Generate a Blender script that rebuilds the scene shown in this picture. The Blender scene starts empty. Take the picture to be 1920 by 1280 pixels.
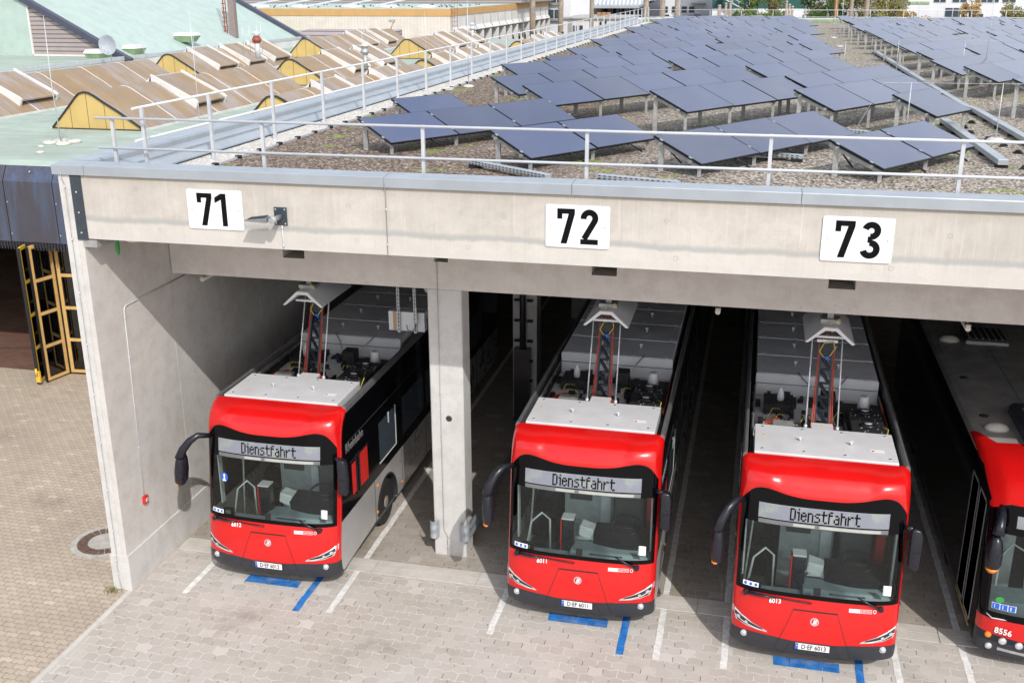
import bpy, bmesh, math, random
from mathutils import Vector, Matrix
random.seed(7)
SC = bpy.context.scene
COL = SC.collection
PI = math.pi
R = math.radians

# ------------------------------------------------------------------ materials
def newmat(name):
    m = bpy.data.materials.new(name); m.use_nodes = True
    nt = m.node_tree; nt.nodes.clear()
    out = nt.nodes.new('ShaderNodeOutputMaterial')
    return m, nt, out
class N:
    """small node helper"""
    def __init__(s, nt): s.nt = nt
    def n(s, t, **kw):
        x = s.nt.nodes.new(t)
        for k, v in kw.items(): setattr(x, k, v)
        return x
    def put(s, sock, v):
        if hasattr(v, 'is_output') or isinstance(v, bpy.types.NodeSocket): s.nt.links.new(v, sock)
        else: sock.default_value = v
    def math(s, op, a, b=0.0, c=0.0, clamp=False):
        x = s.n('ShaderNodeMath', operation=op, use_clamp=clamp)
        s.put(x.inputs[0], a); s.put(x.inputs[1], b); s.put(x.inputs[2], c)
        return x.outputs[0]
    def mix(s, f, a, b, bt='MIX'):
        x = s.n('ShaderNodeMix', data_type='RGBA', blend_type=bt)
        s.put(x.inputs[0], f); s.put(x.inputs[6], a); s.put(x.inputs[7], b)
        return x.outputs[2]
    def noise(s, vec, scale, detail=4, rough=.6, out=0):
        x = s.n('ShaderNodeTexNoise'); s.put(x.inputs['Vector'], vec)
        x.inputs['Scale'].default_value = scale; x.inputs['Detail'].default_value = detail; x.inputs['Roughness'].default_value = rough
        return x.outputs[out]
    def vmul(s, vec, k):
        x = s.n('ShaderNodeVectorMath', operation='MULTIPLY'); s.put(x.inputs[0], vec); x.inputs[1].default_value = k
        return x.outputs[0]
    def vadd(s, a, b):
        x = s.n('ShaderNodeVectorMath', operation='ADD'); s.put(x.inputs[0], a); s.put(x.inputs[1], b); return x.outputs[0]
    def pos(s): return s.n('ShaderNodeNewGeometry').outputs['Position']
    def obj(s): return s.n('ShaderNodeTexCoord').outputs['Object']
    def xyz(s, v):
        x = s.n('ShaderNodeSeparateXYZ'); s.put(x.inputs[0], v); return x.outputs
    def comb(s, a, b, c=0.0):
        x = s.n('ShaderNodeCombineXYZ'); s.put(x.inputs[0], a); s.put(x.inputs[1], b); s.put(x.inputs[2], c); return x.outputs[0]
    def ramp(s, f, stops):
        x = s.n('ShaderNodeValToRGB'); s.put(x.inputs[0], f)
        e = x.color_ramp.elements
        while len(e) < len(stops): e.new(.5)
        for i, (p, c) in enumerate(stops):
            e[i].position = p; e[i].color = c if len(c) == 4 else (*c, 1)
        return x.outputs[0]
    def mr(s, v, a, b, c=0., d=1., smooth=True):
        x = s.n('ShaderNodeMapRange', interpolation_type='SMOOTHSTEP' if smooth else 'LINEAR')
        s.put(x.inputs[0], v)
        for i, q in enumerate((a, b, c, d)): x.inputs[i+1].default_value = q
        return x.outputs[0]
    def bump(s, h, strength=.3, dist=.01):
        x = s.n('ShaderNodeBump'); s.put(x.inputs['Height'], h); x.inputs['Strength'].default_value = strength; x.inputs['Distance'].default_value = dist
        return x.outputs[0]
    def bsdf(s, out, col, rough=.6, metal=0., spec=.5, normal=None, coat=0.):
        x = s.n('ShaderNodeBsdfPrincipled')
        s.put(x.inputs['Base Color'], col); s.put(x.inputs['Roughness'], rough); s.put(x.inputs['Metallic'], metal)
        x.inputs['Specular IOR Level'].default_value = spec
        x.inputs['Coat Weight'].default_value = coat; x.inputs['Coat Roughness'].default_value = .06
        if normal is not None: s.put(x.inputs['Normal'], normal)
        s.nt.links.new(x.outputs[0], out.inputs[0]); return x
def c4(c): return (c[0], c[1], c[2], 1)
M = {}
def plain(name, col, rough=.5, metal=0., spec=.5, var=.12, scale=6, bump=0., coat=0., dirt=None):
    """general painted / metal / plastic surface with subtle uneven tone"""
    m, nt, out = newmat(name); h = N(nt); p = h.obj()
    nz = h.noise(p, scale, 5, .6)
    f = h.mr(nz, .3, .7, 1-var, 1+var*.5)
    v = h.n('ShaderNodeVectorMath', operation='SCALE'); v.inputs[0].default_value = col; h.put(v.inputs['Scale'], f)
    c = v.outputs[0]
    if dirt: c = h.mix(h.mr(h.noise(p, scale*.35, 6, .7), .45, .75, 0, dirt[3]), c, c4(dirt[:3]))
    rr = h.mr(h.noise(p, scale*2.3, 3), .3, .7, max(rough*.8, .02), min(rough*1.2, 1))
    nrm = h.bump(h.noise(p, scale*12, 3), bump, .004) if bump else None
    h.bsdf(out, c, rr, metal, spec, nrm, coat)
    M[name] = m; return m

def concrete(name, base, band=False, streak=.5, dark=.75):
    m, nt, out = newmat(name); h = N(nt); p = h.pos(); o = h.xyz(p)
    big = h.noise(p, .55, 5, .62); mid = h.noise(p, 3.2, 6, .68); fine = h.noise(p, 38, 4, .7)
    st = h.noise(h.vmul(p, (7.5, 7.5, .42)), 1.0, 6, .7)
    st2 = h.noise(h.vmul(p, (26, 26, .9)), 1.0, 3, .6)
    col = h.mix(h.mr(big, .32, .68), c4([b*dark*1.06 for b in base]), c4([b*1.06 for b in base]))
    col = h.mix(h.mr(mid, .42, .72, 0, .55), col, c4([base[0]*.76, base[1]*.74, base[2]*.70]))
    mott = h.noise(h.vmul(p, (1.6, 1.6, 2.6)), 1.0, 7, .72)
    col = h.mix(h.mr(mott, .50, .66, 0, .45), col, c4([base[0]*.80, base[1]*.795, base[2]*.79]))
    col = h.mix(h.mr(mott, .46, .34, 0, .35), col, c4([min(1, b*1.16) for b in base]))
    col = h.mix(h.mr(st, .52, .78, 0, streak*.62), col, c4([base[0]*.66, base[1]*.63, base[2]*.56]))
    col = h.mix(h.mr(st2, .5, .75, 0, streak*.35), col, c4([min(1, b*1.22) for b in base]))
    if band:
        w = h.math('ADD', o[2], h.math('MULTIPLY', h.math('SUBTRACT', h.noise(h.vmul(p, (1.1, 1, .2)), 1.0, 4, .6), .5), .16))
        w = h.math('ADD', w, h.math('MULTIPLY', h.math('SUBTRACT', h.noise(p, 9, 4, .7), .5), .05))
        a = h.math('MULTIPLY', h.mr(w, 6.78, 6.83), h.mr(w, 6.93, 6.86))
        col = h.mix(h.math('MULTIPLY', a, .75), col, (.36, .37, .365, 1))
        b2 = h.math('MULTIPLY', h.mr(w, 6.52, 6.56), h.mr(w, 6.66, 6.58))
        col = h.mix(h.math('MULTIPLY', b2, .38), col, (.47, .475, .47, 1))
        low = h.math('MULTIPLY', h.mr(w, 6.84, 6.78), .38)
        col = h.mix(low, col, (.66, .64, .60, 1))
        top = h.math('MULTIPLY', h.mr(h.math('SUBTRACT', o[2], h.math('MULTIPLY', st, .28)), 7.18, 7.50), .42)
        col = h.mix(top, col, (.34, .30, .225, 1))
    pit = h.mr(h.noise(p, 17, 2, .5), .73, .80, 0, .5)
    col = h.mix(pit, col, (.22, .20, .17, 1))
    col = h.mix(h.mr(fine, .3, .75, 0, .22), col, c4([b*.72 for b in base]))
    hgt = h.math('ADD', h.math('MULTIPLY', fine, .5), h.math('MULTIPLY', mid, 1.3))
    h.bsdf(out, col, .88, 0, .25, h.bump(hgt, .22, .012))
    M[name] = m; return m

def pavers(name, c1, c2, joint, w, hh, mort, zx, zy, px, py, stain=(.3, .25, .18), stainf=.3, dash=False):
    """interlocking concrete blocks: a brick lattice whose joints zig-zag"""
    m, nt, out = newmat(name); h = N(nt); p = h.pos(); o = h.xyz(p)
    x, y = o[0], o[1]
    tri = lambda v, per: h.math('SUBTRACT', h.math('MULTIPLY', h.math('PINGPONG', v, per), 2/per), 1.0)
    wob = h.noise(p, 5, 2)
    y2 = h.math('ADD', y, h.math('MULTIPLY', tri(x, px), zy))
    x2 = h.math('ADD', x, h.math('MULTIPLY', tri(y, py), zx))
    x2 = h.math('ADD', x2, h.math('MULTIPLY', h.math('SUBTRACT', wob, .5), .012))
    v = h.comb(x2, y2)
    b = h.n('ShaderNodeTexBrick'); h.put(b.inputs['Vector'], v)
    b.inputs['Color1'].default_value = (0, 0, 0, 1); b.inputs['Color2'].default_value = (1, 1, 1, 1); b.inputs['Mortar'].default_value = (.5, .5, .5, 1)
    b.inputs['Scale'].default_value = 1; b.inputs['Mortar Size'].default_value = mort; b.inputs['Mortar Smooth'].default_value = .25
    b.inputs['Brick Width'].default_value = w; b.inputs['Row Height'].default_value = hh
    b.inputs['Bias'].default_value = 0
    col = h.mix(b.outputs['Color'], c4(c1), c4(c2))
    big = h.noise(p, .33, 5, .6); mid = h.noise(p, 1.7, 6, .7); fine = h.noise(p, 60, 3, .7)
    col = h.mix(h.mr(big, .4, .68, 0, stainf), col, c4(stain))
    col = h.mix(h.mr(mid, .52, .76, 0, stainf*1.1), col, c4([q*.8 for q in stain]))
    col = h.mix(h.mr(fine, .3, .7, 0, .25), col, c4([q*.7 for q in c1]))
    fac = b.outputs['Fac']
    jc = h.mix(h.mr(h.noise(p, 2.2, 4), .42, .6), c4(joint[0]), c4(joint[1]))
    if dash:   # short open end joints show dark, long joints are filled with pale sand
        # distance to nearest row joint -> end joints are those away from it
        ym = h.math('MODULO', h.math('ADD', h.math('DIVIDE', y2, hh), 400.0), 1.0)
        mid_ = h.math('MULTIPLY', h.mr(ym, .12, .22), h.mr(ym, .88, .78))
        keep = h.mr(h.noise(p, 3.1, 2), .46, .60, 0, .8)
        jc = h.mix(h.math('MULTIPLY', mid_, keep), jc, (.07, .06, .05, 1))
    col = h.mix(fac, col, jc)
    oil = h.math('MULTIPLY', h.mr(h.noise(p, .62, 3, .5), .60, .72), h.mr(mid, .3, .6))
    col = h.mix(h.math('MULTIPLY', oil, .30), col, (.12, .10, .08, 1))
    spot = h.n('ShaderNodeTexVoronoi'); h.put(spot.inputs['Vector'], p); spot.inputs['Scale'].default_value = 1.3
    col = h.mix(h.mr(spot.outputs['Distance'], .05, .02, 0, .55), col, (.10, .085, .07, 1))
    cellr = h.xyz(b.outputs['Color'])[0]
    col = h.mix(h.mr(cellr, .955, .985, 0, .28), col, c4([min(1, q*1.3) for q in c2]))
    hgt = h.math('SUBTRACT', h.math('MULTIPLY', fine, .15), fac)
    h.bsdf(out, col, .85, 0, .25, h.bump(hgt, .5, .006))
    M[name] = m; return m

def gravel(name):
    m, nt, out = newmat(name); h = N(nt); p = h.pos()
    v = h.n('ShaderNodeTexVoronoi'); h.put(v.inputs['Vector'], p); v.inputs['Scale'].default_value = 25
    s = h.xyz(v.outputs['Color'])
    col = h.ramp(s[0], [(0, (.09, .06, .045)), (.28, (.19, .13, .10)), (.55, (.27, .20, .155)), (.8, (.42, .34, .27)), (1, (.68, .62, .53))])
    o = h.xyz(p)
    reg = h.mr(h.math('ADD', h.math('MULTIPLY', o[0], .10), h.noise(p, .22, 4)), 1.02, 1.55)
    pale = h.ramp(s[1], [(0, (.09, .07, .055)), (.3, (.30, .25, .20)), (.65, (.56, .49, .41)), (1, (.85, .79, .70))])
    col = h.mix(reg, col, pale)
    d = h.mr(v.outputs['Distance'], .0, .75, 1, .55)
    vs = h.n('ShaderNodeVectorMath', operation='SCALE'); h.put(vs.inputs[0], col); h.put(vs.inputs['Scale'], d)
    col = vs.outputs[0]
    moss = h.math('MULTIPLY', h.mr(h.noise(p, .95, 5, .7), .56, .63), h.mr(h.noise(p, 11, 3), .38, .55))
    col = h.mix(moss, col, h.mix(h.noise(p, 6, 2), (.13, .22, .03, 1), (.36, .42, .08, 1)))
    h.bsdf(out, col, .9, 0, .2, h.bump(v.outputs['Distance'], 1.0, .02))
    M[name] = m
def glassmat(name, tint, gloss, rough=.02):
    m, nt, out = newmat(name); h = N(nt)
    t = h.n('ShaderNodeBsdfTransparent'); t.inputs[0].default_value = c4(tint)
    g = h.n('ShaderNodeBsdfGlossy'); g.inputs['Roughness'].default_value = rough; g.inputs[0].default_value = (.9, .95, .95, 1)
    f = h.n('ShaderNodeFresnel'); f.inputs[0].default_value = 1.5
    k = h.math('ADD', h.math('MULTIPLY', f.outputs[0], .75), gloss, clamp=True)
    x = h.n('ShaderNodeMixShader'); h.put(x.inputs[0], k)
    nt.links.new(t.outputs[0], x.inputs[1]); nt.links.new(g.outputs[0], x.inputs[2]); nt.links.new(x.outputs[0], out.inputs[0])
    M[name] = m
def stripes(name, c1, c2, axis, period, duty=.12, rough=.6, metal=0., dirt=None, bump=.4):
    """corrugated / seamed sheet: thin lines every period along one axis"""
    m, nt, out = newmat(name); h = N(nt); p = h.pos(); o = h.xyz(p)
    f = h.math('MODULO', h.math('ADD', h.math('DIVIDE', o[axis], period), 500.0), 1.0)
    line = h.math('LESS_THAN', f, duty)
    nz = h.noise(p, 1.2, 5, .65)
    col = h.mix(h.mr(nz, .35, .7), c4(c1), c4([q*.88 for q in c1]))
    if dirt:
        d = h.noise(h.vmul(p, dirt[4]), 1.0, 5, .7)
        col = h.mix(h.mr(d, .42, .66, 0, dirt[3]), col, c4(dirt[:3]))
        d2 = h.noise(p, .5, 5, .7)
        col = h.mix(h.mr(d2, .4, .7, 0, dirt[3]*.6), col, c4([q*.7 for q in dirt[:3]]))
    col = h.mix(h.math('MULTIPLY', line, .8), col, c4(c2))
    h.bsdf(out, col, rough, metal, .4, h.bump(line, bump, .01)); M[name] = m

concrete('concrete_fascia', (.56, .525, .48), band=True, streak=.95, dark=.80)
concrete('concrete_beam', (.67, .63, .595), streak=.35, dark=.9)
concrete('concrete_wall', (.60, .58, .555), streak=.22, dark=.92)
concrete('concrete_white', (.60, .59, .575), streak=.25, dark=.93)
concrete('concrete_strip', (.58, .55, .505), streak=.1, dark=.85)
concrete('concrete_inner', (.075, .072, .07), streak=.2)  # ceiling and inner concrete darkened in colour to hold the bays' deep shade
pavers('pavers_new', (.47, .435, .395), (.56, .525, .485), ((.66, .62, .57), (.54, .50, .45)), .235, .205, .0075, .0, .022, .1175, .1, stain=(.40, .34, .27), stainf=.42, dash=True)
pavers('pavers_old', (.45, .375, .29), (.52, .44, .35), ((.13, .10, .07), (.20, .16, .12)), .24, .125, .0055, .0, .02, .06, .1, stain=(.33, .27, .22), stainf=.45)
pavers('pavers_red', (.13, .062, .048), (.17, .085, .062), ((.12, .08, .06), (.16, .10, .08)), .24, .12, .006, 0, .01, .06, .1)
pavers('pavers_bay', (.37, .33, .285), (.44, .40, .355), ((.46, .42, .37), (.38, .34, .29)), .235, .205, .0075, .0, .022, .1175, .1, stain=(.26, .21, .16), stainf=.6, dash=True)  # forecourt pavers browned and darkened; bay shade is put into the colour
gravel('gravel')
plain('white_gravel', (.66, .63, .57), .9, var=.5, scale=22, bump=1.0, spec=.2)
plain('coping_grey', (.41, .45, .49), .42, .35, var=.08, scale=1.5)
plain('galv', (.43, .47, .505), .42, .35, var=.12, scale=.9)
plain('galv_light', (.62, .64, .67), .45, .3, var=.1, scale=4)
plain('galv_dull', (.46, .47, .46), .5, .5, var=.2, scale=6)
plain('alu_white', (.70, .72, .75), .35, .15, var=.05)
plain('anthracite', (.045, .06, .075), .42, .1)
plain('red', (.62, .007, .007), .22, 0, .45, var=.07, scale=1.2, coat=.5, dirt=(.40, .06, .05, .10))
plain('red_matt', (.62, .02, .015), .45)
plain('bumper', (.030, .032, .040), .48, var=.1)
plain('black_gloss', (.002, .002, .003), .08, 0, .22, coat=.0)
plain('black_plastic', (.012, .013, .020), .30, 0, .5)
plain('black_matt', (.010, .010, .011), .6)
plain('dark_well', (.022, .022, .024), .7, var=.5, scale=20)
plain('silver_paint', (.52, .52, .52), .32, .35, var=.06, scale=1.2, dirt=(.30, .27, .23, .25))
plain('roof_white', (.66, .67, .69), .42, var=.07, scale=2, dirt=(.46, .44, .40, .4))
plain('roof_grey', (.72, .73, .76), .45, var=.1, scale=2, dirt=(.20, .19, .17, .35))
plain('bus_roof_old', (.30, .285, .265), .6, var=.25, scale=2.2, dirt=(.22, .19, .16, .5))
plain('cream_plastic', (.62, .59, .52), .4)
plain('int_grey', (.58, .64, .63), .6)
plain('int_light', (.78, .84, .83), .5)
plain('int_dark', (.085, .09, .095), .6)
plain('dash', (.26, .33, .35), .6)
plain('orange_cable', (.42, .045, .012), .45)
plain('yellow_cable', (.55, .50, .08), .45)
plain('strip_pale', (.40, .42, .38), .5)
plain('arm_blue', (.018, .024, .036), .4, .2)
plain('rod_white', (.72, .74, .78), .3, .3)
plain('tyre', (.018, .018, .018), .85)
plain('rim', (.42, .37, .33), .55, .4, var=.3, scale=14)
plain('lens', (.75, .77, .80), .08, .6)
plain('lamp_dark', (.05, .05, .055), .2, .3)
plain('amber', (.85, .25, .02), .3)
plain('white_sign', (.84, .85, .87), .4, var=.03)
plain('sign_black', (.004, .004, .006), .9, spec=.15)
plain('white_text', (.85, .85, .85), .5, var=.02)
plain('grey_text', (.35, .36, .37), .5, var=.02)
plain('rail_grey', (.20, .205, .21), .4, .4)
plain('name_text', (.20, .205, .21), .5, var=.02)
plain('plate_blue', (.02, .12, .60), .4)
plain('plate_white', (.80, .80, .80), .4, var=.02)
plain('paint_white', (.78, .77, .74), .75, var=.2, scale=9, bump=.3, dirt=(.50, .46, .40, .4))
plain('paint_blue', (.025, .19, .56), .6, var=.35, scale=7, dirt=(.28, .32, .40, .75))
plain('panel_frame', (.010, .010, .013), .4, .3)
plain('cast_iron', (.16, .10, .075), .65, .2, var=.4, scale=20, bump=.6)
plain('green_plastic', (.03, .28, .05), .5)
plain('yellow_frame', (.80, .50, .06), .45)
plain('ochre_frame', (.66, .42, .15), .5)
plain('dish_grey', (.42, .45, .50), .5)
plain('wood_pole', (.34, .28, .22), .85, var=.3, scale=3)
plain('rust_pole', (.36, .17, .06), .8, var=.3)
plain('brown_duct', (.27, .21, .20), .6)
plain('flange', (.70, .695, .68), .6, var=.12, scale=2)
plain('lamp_grey', (.22, .24, .26), .45, .3)
plain('ring_stone', (.44, .41, .37), .85, var=.2, scale=6)
plain('rust_red', (.32, .07, .04), .6)
plain('white_wall', (.74, .75, .78), .7, var=.06, scale=.3)
plain('cream_wall2', (.70, .69, .66), .8, var=.12, scale=.5)
plain('dark_glass', (.05, .07, .09), .1)
plain('dark_green_wall', (.025, .10, .085), .6)
plain('pale_green', (.30, .42, .24), .7, var=.2, scale=1.5)
plain('near_black', (.03, .03, .035), .8)  # near-black for joints, trim and slots; also painted shade in deep interiors
plain('slate', (.09, .095, .13), .5, .1, var=.25, scale=1)
plain('dark_edge', (.075, .08, .12), .45, .2)
plain('brown_box', (.40, .22, .12), .8)
plain('tan_label', (.45, .30, .16), .6)
plain('bark', (.12, .085, .055), .9)
plain('distant_ground', (.30, .28, .25), .95, var=.2, scale=.3)
stripes('mint_roof', (.40, .49, .425), (.34, .42, .37), 1, 1.05, .03, .75, dirt=(.30, .33, .27, .6, (.25, 1.4, 1)), bump=.1)
stripes('mint_slope', (.44, .545, .50), (.36, .48, .42), 1, .42, .05, .6, bump=.15)
stripes('brown_sheet', (.33, .225, .115), (.25, .17, .10), 1, .27, .10, .55, dirt=(.36, .315, .295, .95, (.3, 1.1, .5)), bump=.3)
stripes('yellow_gable', (.60, .43, .16), (.03, .025, .02), 0, .62, .035, .7, bump=.1)
stripes('cream_cladding', (.70, .64, .57), (.56, .51, .45), 0, .3, .12, .6)
stripes('orange_band', (.62, .37, .15), (.48, .28, .11), 2, .16, .22, .6)
stripes('louvre', (.40, .34, .33), (.05, .04, .05), 2, .23, .22, .6)
stripes('metal_fascia', (.14, .135, .165), (.04, .04, .05), 0, 50., .001, .32, .75, dirt=(.15, .20, .31, .8, (3.2, 3.2, .35)), bump=0.)
glassmat('windscreen', (.86, .93, .91), .012)
glassmat('dark_pane', (.10, .12, .12), .05)
# LED destination board: fine grid of pale dots
m, nt, out = newmat('led_board'); h = N(nt); p = h.obj(); o = h.xyz(p)
g = h.math('MULTIPLY', h.math('GREATER_THAN', h.math('MODULO', h.math('ADD', h.math('MULTIPLY', o[0], 70), 200.), 1.), .3), h.math('GREATER_THAN', h.math('MODULO', h.math('ADD', h.math('MULTIPLY', o[2], 70), 200.), 1.), .3))
c = h.mix(g, (.12, .13, .155, 1), (.33, .35, .41, 1)); c = h.mix(h.mr(h.noise(p, 3, 3), .45, .7, 0, .35), c, (.40, .46, .32, 1)); h.bsdf(out, c, .4); M['led_board'] = m
# photovoltaic glass
m, nt, out = newmat('pv_glass'); h = N(nt); p = h.obj()
c = h.mix(h.noise(h.vmul(p, (3, 60, 1)), 1.0, 3), (.028, .043, .108, 1), (.040, .055, .124, 1))
vs = h.n('ShaderNodeVectorMath', operation='SCALE'); h.put(vs.inputs[0], c); h.put(vs.inputs['Scale'], h.mr(h.n('ShaderNodeObjectInfo').outputs['Random'], 0, 1, .78, 1.25, False)); c = h.mix(h.mr(h.noise(h.pos(), 2.5, 5), .5, .8, 0, .10), vs.outputs[0], (.22, .21, .20, 1))
h.bsdf(out, c, .35, 0, .8, None, .7); M['pv_glass'] = m
# foliage
for nm, a, b in (('leaf_dark', (.03, .06, .015), (.07, .12, .03)), ('leaf_mid', (.07, .12, .025), (.14, .19, .05)), ('leaf_autumn', (.28, .17, .05), (.42, .28, .09)), ('leaf_olive', (.13, .14, .035), (.26, .22, .07))):
    m, nt, out = newmat(nm); h = N(nt)
    c = h.mix(h.mr(h.noise(h.pos(), 1.3, 4), .35, .65), c4(a), c4(b)); h.bsdf(out, c, .7, 0, .2); M[nm] = m

# ------------------------------------------------------------------ mesh helpers
class MB:
    def __init__(s): s.bm = bmesh.new(); s.mats = []
    def mi(s, m):
        if m is None: return 0
        if m not in s.mats: s.mats.append(m)
        return s.mats.index(m)
    def face(s, pts, m=None):
        f = s.bm.faces.new([s.bm.verts.new(p) for p in pts]); f.material_index = s.mi(m); return f
    def hexa(s, c, m=None):      # 8 corners, bottom 4 then top 4
        v = [s.bm.verts.new(p) for p in c]; k = s.mi(m)
        for q in ((3, 2, 1, 0), (4, 5, 6, 7), (0, 1, 5, 4), (1, 2, 6, 5), (2, 3, 7, 6), (3, 0, 4, 7)):
            f = s.bm.faces.new([v[i] for i in q]); f.material_index = k
        return s
    def box(s, x0, x1, y0, y1, z0, z1, m=None):
        return s.hexa([(x0, y0, z0), (x1, y0, z0), (x1, y1, z0), (x0, y1, z0), (x0, y0, z1), (x1, y0, z1), (x1, y1, z1), (x0, y1, z1)], m)
    def beam(s, a, b, w, h, m=None, up=(0, 0, 1)):   # rectangular bar from a to b
        a, b = Vector(a), Vector(b); d = (b-a).normalized(); up = Vector(up)
        if abs(d.dot(up)) > .99: up = Vector((0, 1, 0))
        r = d.cross(up).normalized()*w/2; u = r.cross(d).normalized()*h/2
        return s.hexa([a-r-u, b-r-u, b+r-u, a+r-u, a-r+u, b-r+u, b+r+u, a+r+u], m)
    def tube(s, path, r, m=None, n=8, caps=True):
        P = [Vector(p) for p in path]; rr = r if isinstance(r, (list, tuple)) else [r]*len(P)
        rings = []; k = s.mi(m); prev = None
        for i, p in enumerate(P):
            d = (P[min(i+1, len(P)-1)]-P[max(i-1, 0)]).normalized()
            if prev is None:
                a = Vector((0, 0, 1)) if abs(d.z) < .9 else Vector((0, 1, 0)); u = d.cross(a).normalized()
            else: u = (prev - d*prev.dot(d)).normalized()
            prev = u; w = d.cross(u)
            rings.append([s.bm.verts.new(p + (u*math.cos(t)+w*math.sin(t))*rr[i]) for t in [2*PI*j/n for j in range(n)]])
        for a, b in zip(rings, rings[1:]):
            for j in range(n):
                f = s.bm.faces.new([a[j], a[(j+1) % n], b[(j+1) % n], b[j]]); f.material_index = k; f.smooth = n > 5
        if caps:
            for ring in (rings[0][::-1], rings[-1]):
                f = s.bm.faces.new(ring); f.material_index = k
        return s
    def cyl(s, a, b, r0, r1=None, n=12, m=None): return s.tube([a, b], [r0, r0 if r1 is None else r1], m, n)
    def lathe(s, prof, c, n=20, m=None, axis='z', sx=1, sy=1):   # prof: (radius, height)
        rings = []; k = s.mi(m)
        for r, hgt in prof:
            ring = []
            for j in range(n):
                t = 2*PI*j/n; x, y = r*math.cos(t)*sx, r*math.sin(t)*sy
                q = {'z': (x, y, hgt), 'y': (x, hgt, y), 'x': (hgt, x, y)}[axis]
                ring.append(s.bm.verts.new(Vector(c)+Vector(q)))
            rings.append(ring)
        for a, b in zip(rings, rings[1:]):
            for j in range(n):
                f = s.bm.faces.new([a[j], a[(j+1) % n], b[(j+1) % n], b[j]]); f.material_index = k; f.smooth = True
        for ring in (rings[0][::-1], rings[-1]): f = s.bm.faces.new(ring); f.material_index = k
        return s
    def prism(s, pts, axis, a, b, m=None):     # 2D outline extruded along axis from a to b
        mk = {'x': lambda p, q: (q, p[0], p[1]), 'y': lambda p, q: (p[0], q, p[1]), 'z': lambda p, q: (p[0], p[1], q)}[axis]
        A = [s.bm.verts.new(mk(p, a)) for p in pts]; B = [s.bm.verts.new(mk(p, b)) for p in pts]; k = s.mi(m)
        for f in [s.bm.faces.new(A[::-1]), s.bm.faces.new(B)] + [s.bm.faces.new([A[i], A[(i+1) % len(A)], B[(i+1) % len(A)], B[i]]) for i in range(len(A))]: f.material_index = k
        return s
    def grid(s, fn, nu, nv, m=None, thick=None):
        V = [[s.bm.verts.new(fn(i/nu, j/nv)) for j in range(nv+1)] for i in range(nu+1)]; k = s.mi(m)
        for i in range(nu):
            for j in range(nv):
                f = s.bm.faces.new([V[i][j], V[i+1][j], V[i+1][j+1], V[i][j+1]]); f.smooth = True; f.material_index = k
        return s
    def build(s, name, mat=None, parent=None, smooth=False, bevel=0, loc=None, recalc=True):
        if recalc: bmesh.ops.recalc_face_normals(s.bm, faces=s.bm.faces)
        if bevel:
            es = [e for e in s.bm.edges if len(e.link_faces) == 2 and e.calc_face_angle(0) > .6]
            bmesh.ops.bevel(s.bm, geom=es, offset=bevel, segments=2, profile=.5, affect='EDGES')
        me = bpy.data.meshes.new(name); s.bm.to_mesh(me); s.bm.free()
        ms = s.mats or [mat]
        for q in ms: me.materials.append(M[q] if isinstance(q, str) else q)
        if smooth:
            for p in me.polygons: p.use_smooth = True
        o = bpy.data.objects.new(name, me); COL.objects.link(o)
        if parent: o.parent = parent
        if loc: o.location = loc
        return o
def tag(o, label=None, cat=None, group=None, kind=None):
    if label: o['label'] = label
    if cat: o['category'] = cat
    if group: o['group'] = group
    if kind: o['kind'] = kind
    return o
def thing(name, loc, label, cat, group=None, rz=0):
    o = bpy.data.objects.new(name, None); COL.objects.link(o); o.location = loc; o.rotation_euler[2] = rz
    o.empty_display_size = .3
    return tag(o, label, cat, group)
def copy_tree(o, parent=None):
    c = o.copy(); COL.objects.link(c); c.parent = parent
    for ch in o.children: copy_tree(ch, c)
    return c
def text_mesh(name, s, size, mat, parent, loc, rot, sx=1., depth=.002, align='CENTER', weight=0., spacing=1.):
    cu = bpy.data.curves.new(name, 'FONT'); cu.body = s; cu.size = size; cu.extrude = depth; cu.align_x = align; cu.align_y = 'CENTER'; cu.offset = weight; cu.resolution_u = 3
    cu.space_character = spacing
    o = bpy.data.objects.new(name, cu); COL.objects.link(o)
    bpy.context.view_layer.update()
    me = bpy.data.meshes.new_from_object(o.evaluated_get(bpy.context.evaluated_depsgraph_get()))
    bpy.data.objects.remove(o); bpy.data.curves.remove(cu)
    me.transform(Matrix.Diagonal((sx, 1, 1, 1)))
    me.materials.clear(); me.materials.append(M[mat]); me.name = name
    t = bpy.data.objects.new(name, me); COL.objects.link(t); t.parent = parent; t.location = loc; t.rotation_euler = rot
    return t
def interp(pts, x):
    if x <= pts[0][0]: return pts[0][1]
    for i in range(len(pts)-1):
        (a, fa), (b, fb) = pts[i], pts[i+1]
        if x <= b:
            t = (x-a)/(b-a)
            m0 = (fb-pts[i-1][1])/(b-pts[i-1][0]) if i > 0 else (fb-fa)/(b-a)
            m1 = (pts[i+2][1]-fa)/(pts[i+2][0]-a) if i+2 < len(pts) else (fb-fa)/(b-a)
            L = b-a
            return (2*t**3-3*t*t+1)*fa+(t**3-2*t*t+t)*L*m0+(-2*t**3+3*t*t)*fb+(t**3-t*t)*L*m1
    return pts[-1][1]
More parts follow.
